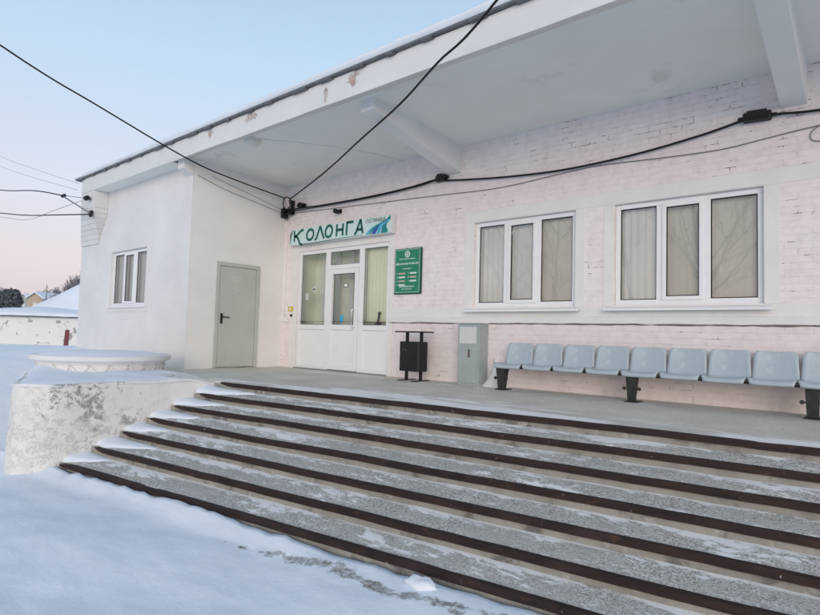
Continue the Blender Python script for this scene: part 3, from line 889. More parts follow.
m.tube([(xz-.06, yE+.06, .90), (xz+.02, yE+.06, .93), (xz+.05, yE+.06, 1.02), (xz+.06, yE+.06, 1.12)], .018, 8); m.tube([(xz-.02, yE+.06, .92), (xz+.10, yE+.06, .93)], .02, 8)
m.tube([(xz+.06, yE+.06, 1.10), (xz+.075, yE+.06, 1.14)], .026, 8); m.build('door_stay', 'black', ent)

# ------------------------------------------------------------------ sign over the entrance
s0 = (-7.95, -.10, 2.70)
sg = thing('shop_sign', 'long pale teal sign board with dark green lettering over the glazed entrance', 'sign', s0)
m = MB(s0); m.box(-9.345, -6.51, -.135, -.015, 2.527, 2.858); m.build('board', 'signedge', sg, bevel=.006)
m = MB(s0); m.box(-9.335, -6.52, -.139, -.136, 2.535, 2.850); m.build('board_face', 'signbg', sg)
YS = -.1395
def stroke(mb, pts, w_, th=.003, y=YS, close=False):
    """flat lettering stroke with mitred joints in the x-z plane"""
    p = [Vector((q[0], q[1])) for q in pts]; nn = len(p); Ls, Rs = [], []
    for i in range(nn):
        if close: d = p[(i+1) % nn]-p[i-1]
        else: d = p[min(i+1, nn-1)]-p[max(i-1, 0)]
        d.normalize(); nrm = Vector((-d.y, d.x))
        ww = w_ if not callable(w_) else w_(i/(nn-1))
        Ls.append(p[i]+nrm*ww/2); Rs.append(p[i]-nrm*ww/2)
    rng_ = range(nn if close else nn-1)
    for i in rng_:
        j = (i+1) % nn
        mb.prism([(Ls[i].x, y, Ls[i].y), (Ls[j].x, y, Ls[j].y), (Rs[j].x, y, Rs[j].y), (Rs[i].x, y, Rs[i].y)], (0, -th, 0))
def ell(cx, cz, rx, rz, sh=0, n_=28):
    return [(cx+rx*math.cos(2*math.pi*i/n_)+sh*rz*math.sin(2*math.pi*i/n_), cz+rz*math.sin(2*math.pi*i/n_)) for i in range(n_)]
def curve(P0, P1, P2, P3, n_=12):
    o = []
    for i in range(n_+1):
        t_ = i/n_; u_ = 1-t_
        o.append(tuple(u_**3*P0[k]+3*u_*u_*t_*P1[k]+3*u_*t_*t_*P2[k]+t_**3*P3[k] for k in (0, 1)))
    return o
m = MB(s0); w_ = .046
stroke(m, [(-9.185, 2.615), (-9.185, 2.815)], w_)                                        # K
stroke(m, curve((-8.905, 2.812), (-9.02, 2.805), (-9.08, 2.72), (-9.172, 2.708)), w_)
stroke(m, curve((-9.165, 2.708), (-9.03, 2.70), (-9.06, 2.60), (-8.99, 2.555))+[(-8.93, 2.545)], w_)
stroke(m, ell(-8.69, 2.705, .103, .092, .12), w_, close=True)                            # O
stroke(m, [(-8.545, 2.600), (-8.50, 2.615), (-8.395, 2.822)], w_); stroke(m, [(-8.392, 2.828), (-8.270, 2.600)], w_)   # L
stroke(m, ell(-8.135, 2.715, .097, .098, .1), w_, close=True)                            # O
stroke(m, [(-7.915, 2.610), (-7.905, 2.815)], w_); stroke(m, [(-7.745, 2.610), (-7.735, 2.815)], w_); stroke(m, [(-7.905, 2.715), (-7.745, 2.715)], w_)  # N
stroke(m, [(-7.640, 2.606), (-7.625, 2.830)], w_); stroke(m, [(-7.636, 2.818), (-7.455, 2.818)], w_)     # G
stroke(m, [(-7.425, 2.600), (-7.385, 2.62), (-7.270, 2.835)], w_); stroke(m, [(-7.268, 2.840), (-7.205, 2.600)], w_); stroke(m, [(-7.36, 2.672), (-7.225, 2.672)], w_)  # A
stroke(m, [(-8.98, 2.552), (-8.7, 2.545), (-8.2, 2.560), (-7.7, 2.572), (-7.2, 2.575)], lambda t_: .016-.010*t_)      # flourish
for q_ in m.v: q_.z = 2.700 + (q_.z-2.706)*1.13
m.build('lettering', 'green', sg)
m = MB(s0); stroke(m, curve((-9.325, 2.66), (-9.31, 2.73), (-9.29, 2.78), (-9.235, 2.835)), lambda t_: .012+.045*math.sin(math.pi*t_)); m.build('slash_mark', 'greytext', sg)
m = MB(s0); stroke(m, curve((-9.335, 2.55), (-9.325, 2.60), (-9.31, 2.66), (-9.29, 2.70)), lambda t_: .01+.02*math.sin(math.pi*t_)); m.build('slash_mark', 'teal', sg)
# flowing stripes
def band(mb, xb, xt, wb, wt, zt, y):
    A = curve((xb, 2.540), (xb+.06, 2.66), (xt-.26, 2.70), (xt, zt)); Bq = curve((xb+wb, 2.540), (xb+wb+.05, 2.63), (xt-.20, 2.70-wt), (xt, zt-wt))
    for i in range(len(A)-1):
        mb.prism([(A[i][0], y, A[i][1]), (A[i+1][0], y, A[i+1][1]), (Bq[i+1][0], y, Bq[i+1][1]), (Bq[i][0], y, Bq[i][1])], (0, -.002, 0))
for mt_, xb, xt, wb, wt, zt, dy in (('cyan', -7.13, -6.63, .07, .02, 2.775, 0), ('teal', -7.045, -6.62, .035, .012, 2.765, -.0023), ('blue', -6.985, -6.60, .10, .03, 2.762, 0), ('cyan', -6.86, -6.57, .085, .035, 2.775, -.0023), ('teal', -6.755, -6.525, .16, .07, 2.845, 0)):
    m = MB(s0); band(m, xb, xt, wb, wt, zt, YS+dy); m.build('wave_stripe', mt_, sg)
def text_mesh(txt, size, loc, name, mat, parent, org, sx_=1.0, bold=.0):
    cu = bpy.data.curves.new('lettering', 'FONT'); cu.body = txt; cu.size = size; cu.extrude = .001; cu.align_x = 'LEFT'; cu.offset = bold
    o = bpy.data.objects.new('lettering', cu); COL.objects.link(o)
    dg = bpy.context.evaluated_depsgraph_get()
    me = bpy.data.meshes.new_from_object(o.evaluated_get(dg))
    bpy.data.objects.remove(o)
    me.transform(Matrix.Translation(Vector(loc)-Vector(org)) @ Matrix.Rotation(R(90), 4, 'X') @ Matrix.Diagonal((sx_, 1, 1, 1)))
    me.materials.clear(); me.materials.append(MT[mat])
    r = bpy.data.objects.new(name, me); COL.objects.link(r); r.parent = parent
    return r
text_mesh('ГОСТИНИЦА', .098, (-7.135, YS-.0055, 2.756), 'small_lettering', 'greytext', sg, s0, .80)

# ------------------------------------------------------------------ green plaque
q0 = (-6.19, -.02, 1.84)
pq = thing('wall_plaque', 'upright green notice board with white emblem and opening times beside the entrance', 'notice board', q0)
m = MB(q0); m.box(-6.49, -5.885, -.035, -.006, 1.44, 2.24); m.build('backing', 'plaquerim', pq, bevel=.008)
m = MB(q0); m.box(-6.485, -5.905, -.040, -.0355, 1.455, 2.235); m.build('face', 'plaque', pq, bevel=.002)
m = MB(q0); yq = -.0405
for x0, x1, z0, z1 in ((-6.468, -5.922, 2.214, 2.220), (-6.468, -5.922, 1.472, 1.478), (-6.470, -6.464, 1.49, 2.20), (-5.926, -5.920, 1.49, 2.20)): m.box(x0, x1, yq-.001, yq, z0, z1)
m.build('border_line', 'plaquetext', pq)
m = MB(q0)
m.lathe([(.058, 0), (.058, .0015)], (-6.195, yq-.0015, 2.135), 28, 'y'); m.build('emblem', 'plaquetext', pq)
m = MB(q0); stroke(m, ell(-6.195, 2.135, .034, .036), .010, .001, yq-.002, True); stroke(m, [(-6.215, 2.12), (-6.195, 2.155), (-6.175, 2.12)], .010, .001, yq-.002); m.build('emblem_mark', 'plaque', pq)
def scrib(mb, x0, x1, z, h, seed):
    r = random.Random(seed); x = x0
    while x < x1-.006:
        cw = h*(.45+.35*r.random()); 
        if r.random() < .1: mb.box(x-h*.2, x+cw*.8, yq-.001, yq, z, z+h*.12); x += cw*.7; continue
        mb.box(x, x+h*.16, yq-.001, yq, z, z+h*(1 if r.random() > .2 else 1.25))
        if r.random() < .7: mb.box(x+cw*.55, x+cw*.55+h*.16, yq-.001, yq, z, z+h)
        mb.box(x+h*.17, x+cw*.54, yq-.001, yq, z+h*r.choice((0, .42, .84)), z+h*r.choice((.16, .58))+h*.42*0+h*.0+.002*0+h*.16)
        x += cw
for i_, (x0, x1, z, h_) in enumerate(((-6.375, -6.015, 2.045, .017), (-6.445, -5.955, 1.952, .034), (-6.295, -6.10, 1.875, .016), (-6.365, -6.03, 1.560, .022), (-6.31, -6.09, 1.520, .018))):
    m = MB(q0); scrib(m, x0, x1, z, h_, i_+1); m.build('printed_line', 'plaquetext', pq)
for i in range(4):
    z = 1.80 - i*.067
    for x0 in ((-6.395, -6.14) if i < 3 else (-6.395,)):
        mw = MB(q0); scrib(mw, x0-.035, x0-.005, z-.006, .018, 20+i); mw.build('printed_mark', 'plaquetext', pq)
        mw = MB(q0); mw.box(x0+.012, x0+.155, yq-.001, yq, z-.012, z+.016); mw.build('hours_bar', 'plaquered' if (i+(x0 > -6.2)) % 2 == 0 else 'plaquetext', pq)

# ------------------------------------------------------------------ litter bin
b0 = (-5.735, -.38, 0)
bn = thing('litter_bin', 'black steel litter bin hung between two posts under a flat lid', 'litter bin', b0)
for x in (-5.88, -5.585):
    m = MB(b0); m.box(x-.022, x+.022, -.375, -.335, .012, .775); m.build('post', 'black', bn, bevel=.003)
    m = MB(b0); m.box(x-.03, x+.03, -.56, -.14, 0, .012); m.build('foot', 'black', bn, bevel=.002)
m = MB(b0); m.box(-6.03, -5.44, -.50, -.22, .776, .798); m.build('lid', 'black', bn, bevel=.004)
m = MB(b0)
ringb = [(-5.945, -.27), (-5.945, -.46), (-5.92, -.49), (-5.55, -.49), (-5.525, -.46), (-5.525, -.27), (-5.55, -.24), (-5.92, -.24)]
m.prism([(x, y, .155) for x, y in ringb], (0, 0, .475)); m.build('bucket', 'black', bn, bevel=.006)
for x, z in ((-5.84, .50), (-5.79, .49)):
    m = MB(b0); m.lathe([(.008, 0), (.008, .008)], (x, -.499, z), 10, 'y'); m.build('rivet', 'galv', bn)

# ------------------------------------------------------------------ electrical cabinet
c0 = (-4.75, -.13, 0)
cb = thing('utility_cabinet', 'grey steel utility cabinet with a pale plate standing against the plinth', 'cabinet', c0)
m = MB(c0); m.box(-4.945, -4.555, -.25, -.002, -.01, .935); m.build('body', 'cabinet', cb, bevel=.008)
m = MB(c0); m.box(-4.925, -4.575, -.262, -.2505, .03, .915); m.build('door', 'cabinet', cb, bevel=.004)
m = MB(c0); m.box(-4.91, -4.60, -.2665, -.2625, .63, .885); m.build('plate', 'cabinetplate', cb, bevel=.002)
m = MB(c0); m.box(-4.97, -4.535, -.275, -.0355, .936, .950); m.build('cap', 'cabinetplate', cb, bevel=.003)
m = MB(c0); m.box(-4.75, -4.715, -.267, -.2625, .42, .54); m.build('scuff', plain('rust_scuff', (.14, .12, .11), .9, .3, 30), cb)
# whitewashed flare where a cable sleeve goes into the floor
f0 = (-4.36, -.2, 0)
m = MB(f0); P = []
for j in range(12):
    z = .42*(j/11); wdd = .05 + .17*(1-j/11)**2.2; row = []
    for i in range(15):
        q = math.pi*i/14; row.append((-4.385+wdd*math.cos(q)*(1+.1*nz(j, i*.5)), -.002-(wdd*1.25)*math.sin(q)*(1+.08*nz(i*.4, j*.5)), z-.005))
    P.append(row)
m.grid(P); m.poly(P[-1])
tag(m.build('plaster_mound', 'white', smooth=True), 'whitewashed plaster flare at the foot of the wall between cabinet and seats', 'plaster mound')

# ------------------------------------------------------------------ row of seats
z0b = (-2.0, -.35, 0)
bench = thing('seat_row', 'long row of grey plastic bucket seats on dark cast iron legs by the wall', 'bench', z0b)
PITCH = .4416; X0 = -4.13
def seat_mesh():
    prof = [(-.540, .308), (-.550, .326), (-.535, .345), (-.50, .350), (-.42, .342), (-.33, .335), (-.26, .338), (-.215, .352), (-.19, .385), (-.175, .44), (-.155, .54), (-.135, .61), (-.125, .645), (-.122, .66)]
    P = []
    nv = len(prof)
    for i, (y, z) in enumerate(prof):
        t_ = i/(nv-1); row = []
        hw = .217 if z < .36 else .217-.014*sstep(.36, .6, z)
        if z > .60: hw -= .028*((z-.60)/.06)**2
        if i < 2: hw -= .02
        for k in range(13):
            u_ = -1+2*k/12
            up_ = .030*abs(u_)**4*(1 if .33 < z < .36 else .2)
            fwd = -.022*abs(u_)**3*(1 if z > .38 else 0)
            row.append((hw*u_, y+fwd+.35, z+up_))
        P.append(row)
    b = MB((0, 0, 0)); b.grid(P)
    o = b.build('seat', 'seat', bench, smooth=True)
    md = o.modifiers.new('thick', 'SOLIDIFY'); md.thickness = .009; md.offset = -1
    return o
st0 = seat_mesh()
NS = 12
for i in range(NS):
    o = st0 if i == 0 else st0.copy()
    if i: COL.objects.link(o); o.parent = bench
    o.location = (X0+PITCH*(i+.5)-z0b[0], 0, rnd.uniform(-.003, .003))
    o.rotation_euler = (rnd.uniform(-.012, .012), 0, rnd.uniform(-.008, .008))
m = MB(z0b); m.box(X0-.02, X0+PITCH*NS+.02, -.41, -.36, .304, .324); m.box(X0, X0+PITCH*NS, -.445, -.430, .310, .322); m.build('rail', 'castiron', bench, bevel=.004)
for i in range(1, NS):
    m = MB(z0b); x = X0+PITCH*i; m.box(x-.018, x+.018, -.540, -.47, .322, .356); m.build('clip', 'castiron', bench, bevel=.006)
def leg(x):
    m = MB(z0b)
    m.hexa([(x-.018, -.46, .012), (x+.018, -.46, .012), (x+.018, -.36, .012), (x-.018, -.36, .012), (x-.03, -.50, .304), (x+.03, -.50, .304), (x+.03, -.30, .304), (x-.03, -.30, .304)])
    m.hexa([(x-.05, -.475, .012), (x+.05, -.475, .012), (x+.05, -.455, .012), (x-.05, -.455, .012), (x-.062, -.515, .3035), (x+.062, -.515, .3035), (x+.062, -.495, .3035), (x-.062, -.495, .3035)])
    o = m.build('leg', 'castiron', bench, bevel=.005)
    m = MB(z0b); m.box(x-.075, x+.075, -.52, -.30, 0, .012); m.build('foot_plate', 'castiron', o, bevel=.003)
    m = MB(z0b)
    for s in (-1, 1):
        m.box(x+s*.045, x+s*.075, -.485, -.470, .155, .170); m.lathe([(.022, 0), (.022, .014)], (x+s*.088, -.485, .163), 14, 'y')
    m.each('lug', 'castiron', o)
    return o
for i in range(4):
    leg(-4.04+i*PITCH*4+ (.03 if i else 0))

# ------------------------------------------------------------------ cables and fittings on the wall
def cable(name, pts, r, label, cat='cable', group=None, mat='rubber', sub=6):
    """smooth line through points (Catmull-Rom)"""
    p = [Vector(q) for q in pts]; o = []
    for i in range(len(p)-1):
        a_, b_, c_, d_ = p[max(i-1, 0)], p[i], p[i+1], p[min(i+2, len(p)-1)]
        for k in range(sub):
            t_ = k/sub
            o.append(.5*((2*b_)+(c_-a_)*t_+(2*a_-5*b_+4*c_-d_)*t_*t_+(3*b_-a_-3*c_+d_)*t_**3))
    o.append(p[-1])
    org = p[0]; m = MB(org); m.tube(o, r, 8)
    return tag(m.build(name, mat, smooth=True), label, cat, group)
cable('wall_cable', [(-9.62, -.05, 3.30), (-9.2, -.05, 3.315), (-8.4, -.05, 3.285), (-7.13, -.05, 3.275), (-6.2, -.05, 3.30), (-5.58, -.05, 3.348), (-5.40, -.05, 3.30), (-4.4, -.05, 3.185), (-3.39, -.05, 3.125), (-2.4, -.05, 3.155), (-1.59, -.05, 3.243), (-1.09, -.05, 3.33), (-.80, -.05, 3.32), (-.3, -.05, 3.27), (1.5, -.05, 3.22), (4, -.05, 3.3)], .015, 'thick black cable sagging along the pink wall above the windows')
cable('wall_cable', [(-9.62, -.065, 3.27), (-8.4, -.065, 3.262), (-7.13, -.065, 3.250), (-6.0, -.065, 3.287), (-5.62, -.065, 3.33)], .010, 'second thin black cable running just under the thick one above the sign')
cable('thin_wire', [(-9.55, -.015, 3.25), (-8.5, -.012, 3.205), (-7.4, -.012, 3.16), (-6.42, -.012, 3.12), (-5.3, -.012, 3.07), (-4.39, -.012, 3.035), (-3.4, -.012, 3.085), (-2.83, -.012, 3.105), (-2.0, -.012, 3.06), (-1.38, -.012, 3.04), (-.9, -.012, 3.08), (-.42, -.012, 3.12), (1, -.012, 3.2), (3, -.012, 3.25)], .006, 'thin grey wire looping along the wall below the black cables', mat='greytext')
cable('wire_loop', [(-.42, -.014, 3.12), (-.50, -.014, 3.06), (-.50, -.014, 2.98), (-.42, -.014, 2.945), (-.30, -.014, 2.96), (-.2, -.014, 3.05)], .005, 'small hanging loop of thin wire at the right end of the wall', mat='greytext')
def jbox(x0, x1, z0, z1, label, rot=0):
    o_ = ((x0+x1)/2, -.05, (z0+z1)/2)
    t_ = thing('junction_box', label, 'junction box', o_)
    t_.rotation_euler = (0, rot, 0)
    m = MB(o_); m.box(x0, x1, -.10, -.001, z0, z1); m.build('body', 'black', t_, bevel=.012)
    m = MB(o_); m.box(x0+.04, x1-.04, -.112, -.1005, z0+.03, z1+.015); m.build('cover', 'black', t_, bevel=.008)
    m = MB(o_); m.tube([(x0-.05, -.05, o_[2]), (x0+.01, -.05, o_[2])], .022, 8); m.tube([(x1-.01, -.05, o_[2]), (x1+.05, -.05, o_[2])], .022, 8); m.build('gland', 'rubber', t_)
jbox(-5.59, -5.40, 3.30, 3.40, 'small black junction box below the first canopy beam', R(-4))
jbox(-1.14, -.86, 3.285, 3.385, 'large black junction box below the right canopy beam', R(3))
jbox(-9.20, -9.02, 3.325, 3.405, 'little black box on the cable above the sign board', R(2))
# bracket in the inner corner that takes the overhead lines
k0 = (-9.55, -.06, 3.35)
kb = thing('cable_bracket', 'black steel bracket tangled with cables in the corner beside the sign', 'bracket', k0)
m = MB(k0); m.box(-9.69, -9.60, -.13, -.002, 3.16, 3.36); m.box(-9.60, -9.36, -.12, -.03, 3.215, 3.245); m.box(-9.40, -9.36, -.12, -.03, 3.2, 3.50); m.box(-9.62, -9.37, -.10, -.03, 3.31, 3.335); m.build('frame', 'black', kb, bevel=.004)
m = MB(k0)
m.tube([Vector(q) for q in [(-9.62, -.10, 3.36), (-9.64, -.12, 3.46), (-9.60, -.13, 3.56), (-9.52, -.12, 3.59), (-9.44, -.11, 3.55), (-9.40, -.10, 3.48)]], .013, 8)
m.tube([Vector(q) for q in [(-9.44, -.12, 3.50), (-9.40, -.13, 3.44), (-9.42, -.12, 3.36), (-9.50, -.12, 3.30), (-9.60, -.10, 3.27)]], .012, 8)
m.tube([Vector(q) for q in [(-9.62, -.08, 3.16), (-9.57, -.08, 3.11), (-9.50, -.08, 3.12), (-9.45, -.07, 3.18), (-9.38, -.06, 3.20)]], .008, 8)
m.build('cable_loop', 'rubber', kb, smooth=True)
# overhead supply lines
cable('overhead_cable', [(-9.58, -.12, 3.57), (-9.45, -1.414, 3.64), (-9.35, -2.396, 3.75), (-9.30, -3.945, 4.178), (-9.30, -5.273, 4.608), (-9.2, -8.5, 5.9), (-9.0, -14, 8.6)], .013, 'black overhead cable crossing the sky and the wing at the left', group='overhead cables')
cable('overhead_cable', [(-9.42, -.12, 3.52), (-7.434, -.9, 3.577), (-5.867, -1.6, 3.623), (-4.648, -2.1, 3.695), (-3.676, -2.6, 3.74), (-2.678, -3.0, 3.886), (.5, -4.5, 4.7), (6, -7, 6.8)], .013, 'black overhead cable rising steeply across the canopy to the top of the picture', group='overhead cables')
# thin wires on the wing side wall
cable('thin_wire', [(-9.69, -2.05, 3.62), (-9.69, -1.5, 3.48), (-9.69, -.8, 3.37), (-9.69, -.1, 3.26)], .005, 'thin wire running down the cream side wall to the corner bracket', mat='greytext')
cable('thin_wire', [(-9.69, -1.75, 3.66), (-9.69, -1.0, 3.52), (-9.69, -.12, 3.34)], .004, 'faint upper wire on the cream side wall near the soffit', mat='greytext')
cable('conduit', [(-9.60, -.012, 3.12), (-9.60, -.012, 2.3), (-9.60, -.012, 1.05)], .010, 'slim pale vertical conduit beside the inner corner of the wall', mat='wingside')
# lamp on the soffit
l0 = (-7.93, -2.08, 3.88)
lp = thing('soffit_lamp', 'round white dome lamp fixed under the canopy, unlit', 'lamp', l0)
zs_ = 3.918
m = MB(l0); m.lathe([(.135, 0), (.14, -.02), (.13, -.03)], (l0[0], l0[1], zs_+.003), 28); m.build('base', 'white', lp, smooth=False)
m = MB(l0); m.lathe([(.128, -.028), (.135, -.05), (.122, -.08), (.09, -.108), (.05, -.122), (.01, -.126)], (l0[0], l0[1], zs_), 28); m.build('dome', 'lampglass', lp, smooth=True)
cable('thin_wire', [(-7.80, -2.05, 3.914), (-7.2, -1.4, 3.886), (-6.7, -.7, 3.856), (-6.4, -.02, 3.825)], .005, 'thin wire leading from the dome lamp across the soffit', mat='beam')
# small spotlight / camera above sign
v0 = (-7.97, -.08, 3.09)
cv = thing('wall_camera', 'small black camera on the wall above the sign', 'camera', v0)
m = MB(v0); m.box(-8.01, -7.93, -.025, -.001, 3.07, 3.15); m.build('mount', 'black', cv, bevel=.004)
m = MB(v0); m.lathe([(.035, -.17), (.045, -.16), (.045, -.06), (.03, -.03), (.02, -.02)], (-7.97, 0, 3.09), 16, 'y'); m.build('housing', 'black', cv, smooth=False)
# call button
y0_ = (-9.38, -.02, 1.2)
cbn = thing('call_button', 'small yellow call button plate on the wall left of the entrance', 'button', y0_)
m = MB(y0_); m.box(-9.455, -9.30, -.022, -.0125, 1.165, 1.265); m.build('plate', 'yellow', cbn, bevel=.003)
m = MB(y0_); m.lathe([(.022, -.034), (.025, -.0225)], (-9.378, 0, 1.215), 16, 'y'); m.build('button', 'paper', cbn)
m = MB((-9.35, -.02, 1.08)); m.lathe([(.025, -.035), (.03, -.028), (.03, -.0125)], (-9.35, 0, 1.08), 16, 'y')
tag(m.build('bell_push', 'black'), 'tiny round black bell push below the yellow button', 'button')

# insulators on the end of the wing
i0 = (-14.3, -2.5, 3.4)
ib = thing('line_bracket', 'angled steel bracket carrying overhead wires on the far corner of the white wing', 'bracket', i0)
m = MB(i0); m.box(-13.56, -13.46, -2.49, -2.443, 3.20, 3.34); m.build('wall_plate', 'black', ib, bevel=.006)
m = MB(i0); m.tube([(-13.5, -2.47, 3.27), (-14.8, -2.6, 3.80)], .018, 8); m.build('arm', 'galv', ib)
m = MB(i0); m.lathe([(.02, -.18), (.04, -.14), (.025, -.11), (.04, -.08), (.025, -.04), (.04, 0), (.025, .03), (.015, .05)], (-14.78, -2.60, 3.84), 12, 'x'); m.build('insulator', 'black', ib)
i1 = (-14.2, -2.5, 3.67)
ic = thing('wire_insulator', 'black spool insulator on the fascia end above the steel bracket', 'insulator', i1)
m = MB(i1); m.lathe([(.035, -.08), (.055, -.05), (.04, -.02), (.04, .02), (.055, .05), (.035, .08)], (-13.62, -2.53, 3.63), 14, 'x'); m.build('spool', 'black', ic)
m = MB(i1); m.box(-13.65, -13.59, -2.53, -2.441, 3.61, 3.63); m.build('pin', 'black', ic)
WG = 'wires leaving the white wing to the left'
cable('overhead_wire', [(-14.9, -2.6, 3.85), (-17.0, -2.6, 4.28), (-20.18, -2.6, 4.77), (-26, -2.6, 5.9)], .014, 'upper dark wire ending at the spool on the tip of the wing bracket', group=WG)
cable('overhead_wire', [(-13.52, -2.50, 3.25), (-15.2, -2.6, 3.42), (-17.4, -2.6, 3.67), (-20.02, -2.6, 4.05), (-26, -2.6, 4.95)], .014, 'lower dark wire ending at the wall plate of the wing bracket', group=WG)
cable('overhead_wire', [(-13.68, -2.53, 3.63), (-14.75, -2.6, 3.83)], .008, 'short pale link wire between the two spools on the wing', group=WG, mat='galv')
cable('overhead_wire', [(-14.19, -2.44, 3.66), (-15.5, -2.6, 3.56), (-17.4, -2.6, 3.55), (-20, -2.6, 3.93), (-26, -2.6, 4.8)], .006, 'thin grey wire sagging between the two dark wires', group=WG, mat='galv')
cable('overhead_wire', [(-14.2, -2.5, 4.05), (-17, -2.6, 4.85), (-20.42, -2.6, 5.85), (-27, -2.6, 8.0)], .0045, 'topmost hair thin pale wire against the sky', group=WG, mat='galv')
cable('overhead_wire', [(-14.3, -2.5, 3.92), (-17, -2.6, 4.62), (-20.35, -2.6, 5.53), (-27, -2.6, 7.5)], .0045, 'second hair thin pale wire just under the topmost one', group=WG, mat='galv')

# lump of snow in front of the lowest step
cl = (-2.265, -4.46, -.865); m = MB(cl); P = []
for i in range(11):
    th_ = math.pi*i/10; row = []
    for j in range(25):
        d_ = Vector((math.sin(th_)*math.cos(2*math.pi*j/24), math.sin(th_)*math.sin(2*math.pi*j/24), math.cos(th_)))
        k_ = 1+.35*fbm(d_.x*1.6+4, d_.y*1.6, d_.z*1.6, 3)
        row.append((cl[0]+.115*d_.x*k_, cl[1]+.065*d_.y*k_, cl[2]-.008+.042*d_.z*k_))
    P.append(row)
m.grid(P)
tag(m.build('snow_lump', 'snow', smooth=True), 'small lump of snow lying before the lowest step', 'snow lump')
# scrap of orange peel on the second tread
m = MB((-4.52, -2.80, -.25)); 
for i in range(5):
    a_ = i*1.3; m.tube([(-4.53+.03*math.cos(a_), -2.83+.03*math.sin(a_), -.262), (-4.53+.045*math.cos(a_+.5), -2.83+.045*math.sin(a_+.5), -.235+.01*(i % 2)), (-4.53+.03*math.cos(a_+1), -2.83+.03*math.sin(a_+1), -.225)], .012, 6)
tag(m.build('orange_peel', 'orange', smooth=True), 'curled scrap of orange peel lying on an upper step', 'peel')

# ------------------------------------------------------------------ background at the left
g0 = (-52, 9, -.95)
gr = thing('garage_block', 'low white shed with blotchy plaster and a snowy flat roof', 'shed', g0)
gd = Vector((-49.2+54.6, 10.1-5.8, 0)).normalized(); gn = Vector((-gd.y, gd.x, 0))
ga = Vector((-54.4, 5.9, -1)) - gd*9; gb = Vector((-54.4, 5.9, -1)) + gd*7.6
m = MB(g0); m.prism([ga, gb, gb+gn*7, ga+gn*7], (0, 0, 2.40)); m.build('wall', 'garage', gr)
m = MB(g0); m.prism([ga-gn*.25+Vector((0, 0, 2.401))-gd*.2, gb-gn*.25+Vector((0, 0, 2.401))+gd*.2, gb+gn*7.2+Vector((0, 0, 2.401))+gd*.2, ga+gn*7.2+Vector((0, 0, 2.401))-gd*.2], (0, 0, .10)); m.build('roof_edge', 'roofmetal', gr)
m = MB(g0); P = []
Lg = (gb-ga).length
for j, (f_, hh) in enumerate(((-.3, .10), (-.36, .2), (-.2, .34), (.8, .5), (3, .7), (5.5, .62), (7.3, .1))):
    P.append([tuple(ga+gd*(-.25+(Lg+.5)*i/40)+gn*f_+Vector((0, 0, 2.405+hh-.0+.07*nz(i*.3, j)+ (.25*math.exp(-((i-25)/6)**2) if j > 2 else 0)))) for i in range(41)])
m.grid(P); o = m.build('roof_snow', 'roofsnow', gr, smooth=True); stuff(o)
ctr = Vector((-50.0, 9.55, 0))
def gq(s, z, d=0): return ga + gd*s - gn*d + Vector((0, 0, z))
sd_ = (ctr-ga).dot(gd)
m = MB(g0); m.prism([gq(sd_-.22, .15, .03), gq(sd_+.16, .15, .03), gq(sd_+.20, 1.45, .03), gq(sd_-.14, 1.45, .03)], gn*.06); m.build('door', 'garagedoor', gr)
for s, z in ((sd_-.75, 2.05), (sd_-3.05, 2.08)):
    m = MB(g0); m.prism([gq(s-.18, z-.1, .02), gq(s+.18, z-.1, .02), gq(s+.18, z+.12, .02), gq(s-.18, z+.12, .02)], gn*.05); m.build('vent', 'greyhouse', gr)
# snowy hill to the right behind the shed
m = MB((-70, 30, 0)); P = []
for i in range(40):
    row = []
    for j in range(40):
        x, y = -95+i*1.6, 8+j*1.6
        # ridge rising away to the right of the line of sight
        d = Vector((x, y+7.36)); az = math.atan2(d.x*-1, d.y)           # angle left of +y
        r_ = d.length
        e_ = max(0, min(1.6, (79.1-math.degrees(az))*.127))*sstep(57, 67, r_)
        row.append((x, y, -1.1 + 5.9*e_ + .25*fbm(x*.1, y*.1)*e_))
    P.append(row)
m.grid(P); structure(m.build('snowy_hill', 'snow', smooth=True))

def twig_bush(name, loc, h, r, label, group, n_=60, mat='fartree', cat='shrub', trunk=True, seed=0, thick=.03):
    q = random.Random(seed); t_ = thing(name, label, cat, loc, group)
    m = MB(loc); L = Vector(loc)
    if trunk:
        m.tube([L, L+Vector((0, 0, h*.35)), L+Vector((q.uniform(-.1, .1)*r, 0, h*.8))], h*.02+.03, 6, r2=.02); m.build('trunk', 'farwood', t_)
    m = MB(loc)
    for i in range(n_):
        a_ = q.uniform(0, 6.283); z0_ = q.uniform(.15, .55)*h
        s_ = L+Vector((0, 0, z0_)); rr_ = r*math.sqrt(q.random())
        e_ = L+Vector((rr_*math.cos(a_), rr_*math.sin(a_), z0_ + (h-z0_)*q.uniform(.3, 1)*(1-.5*(rr_/r)**2)))
        mid = (s_+e_)/2+Vector((0, 0, -.05*h))
        m.tube([s_, mid, e_], thick, 3, r2=thick*.5, cap=False)
        for _ in range(3):
            d_ = Vector((q.uniform(-1, 1), q.uniform(-1, 1), q.uniform(-.2, 1)))*r*.3
            b_ = s_+(e_-s_)*q.uniform(.4, 1); m.tube([b_, b_+d_], thick*.6, 3, cap=False)
    m.build('crown', mat, t_); return t_
G1 = 'bare shrubs on the snowy slope'
def at(u, v, D):
    q = fw + rr*((u-410)/556.59) - uu*((v-307.5)/556.59)
    return Vector((0, -7.3564, .7231)) + q*D
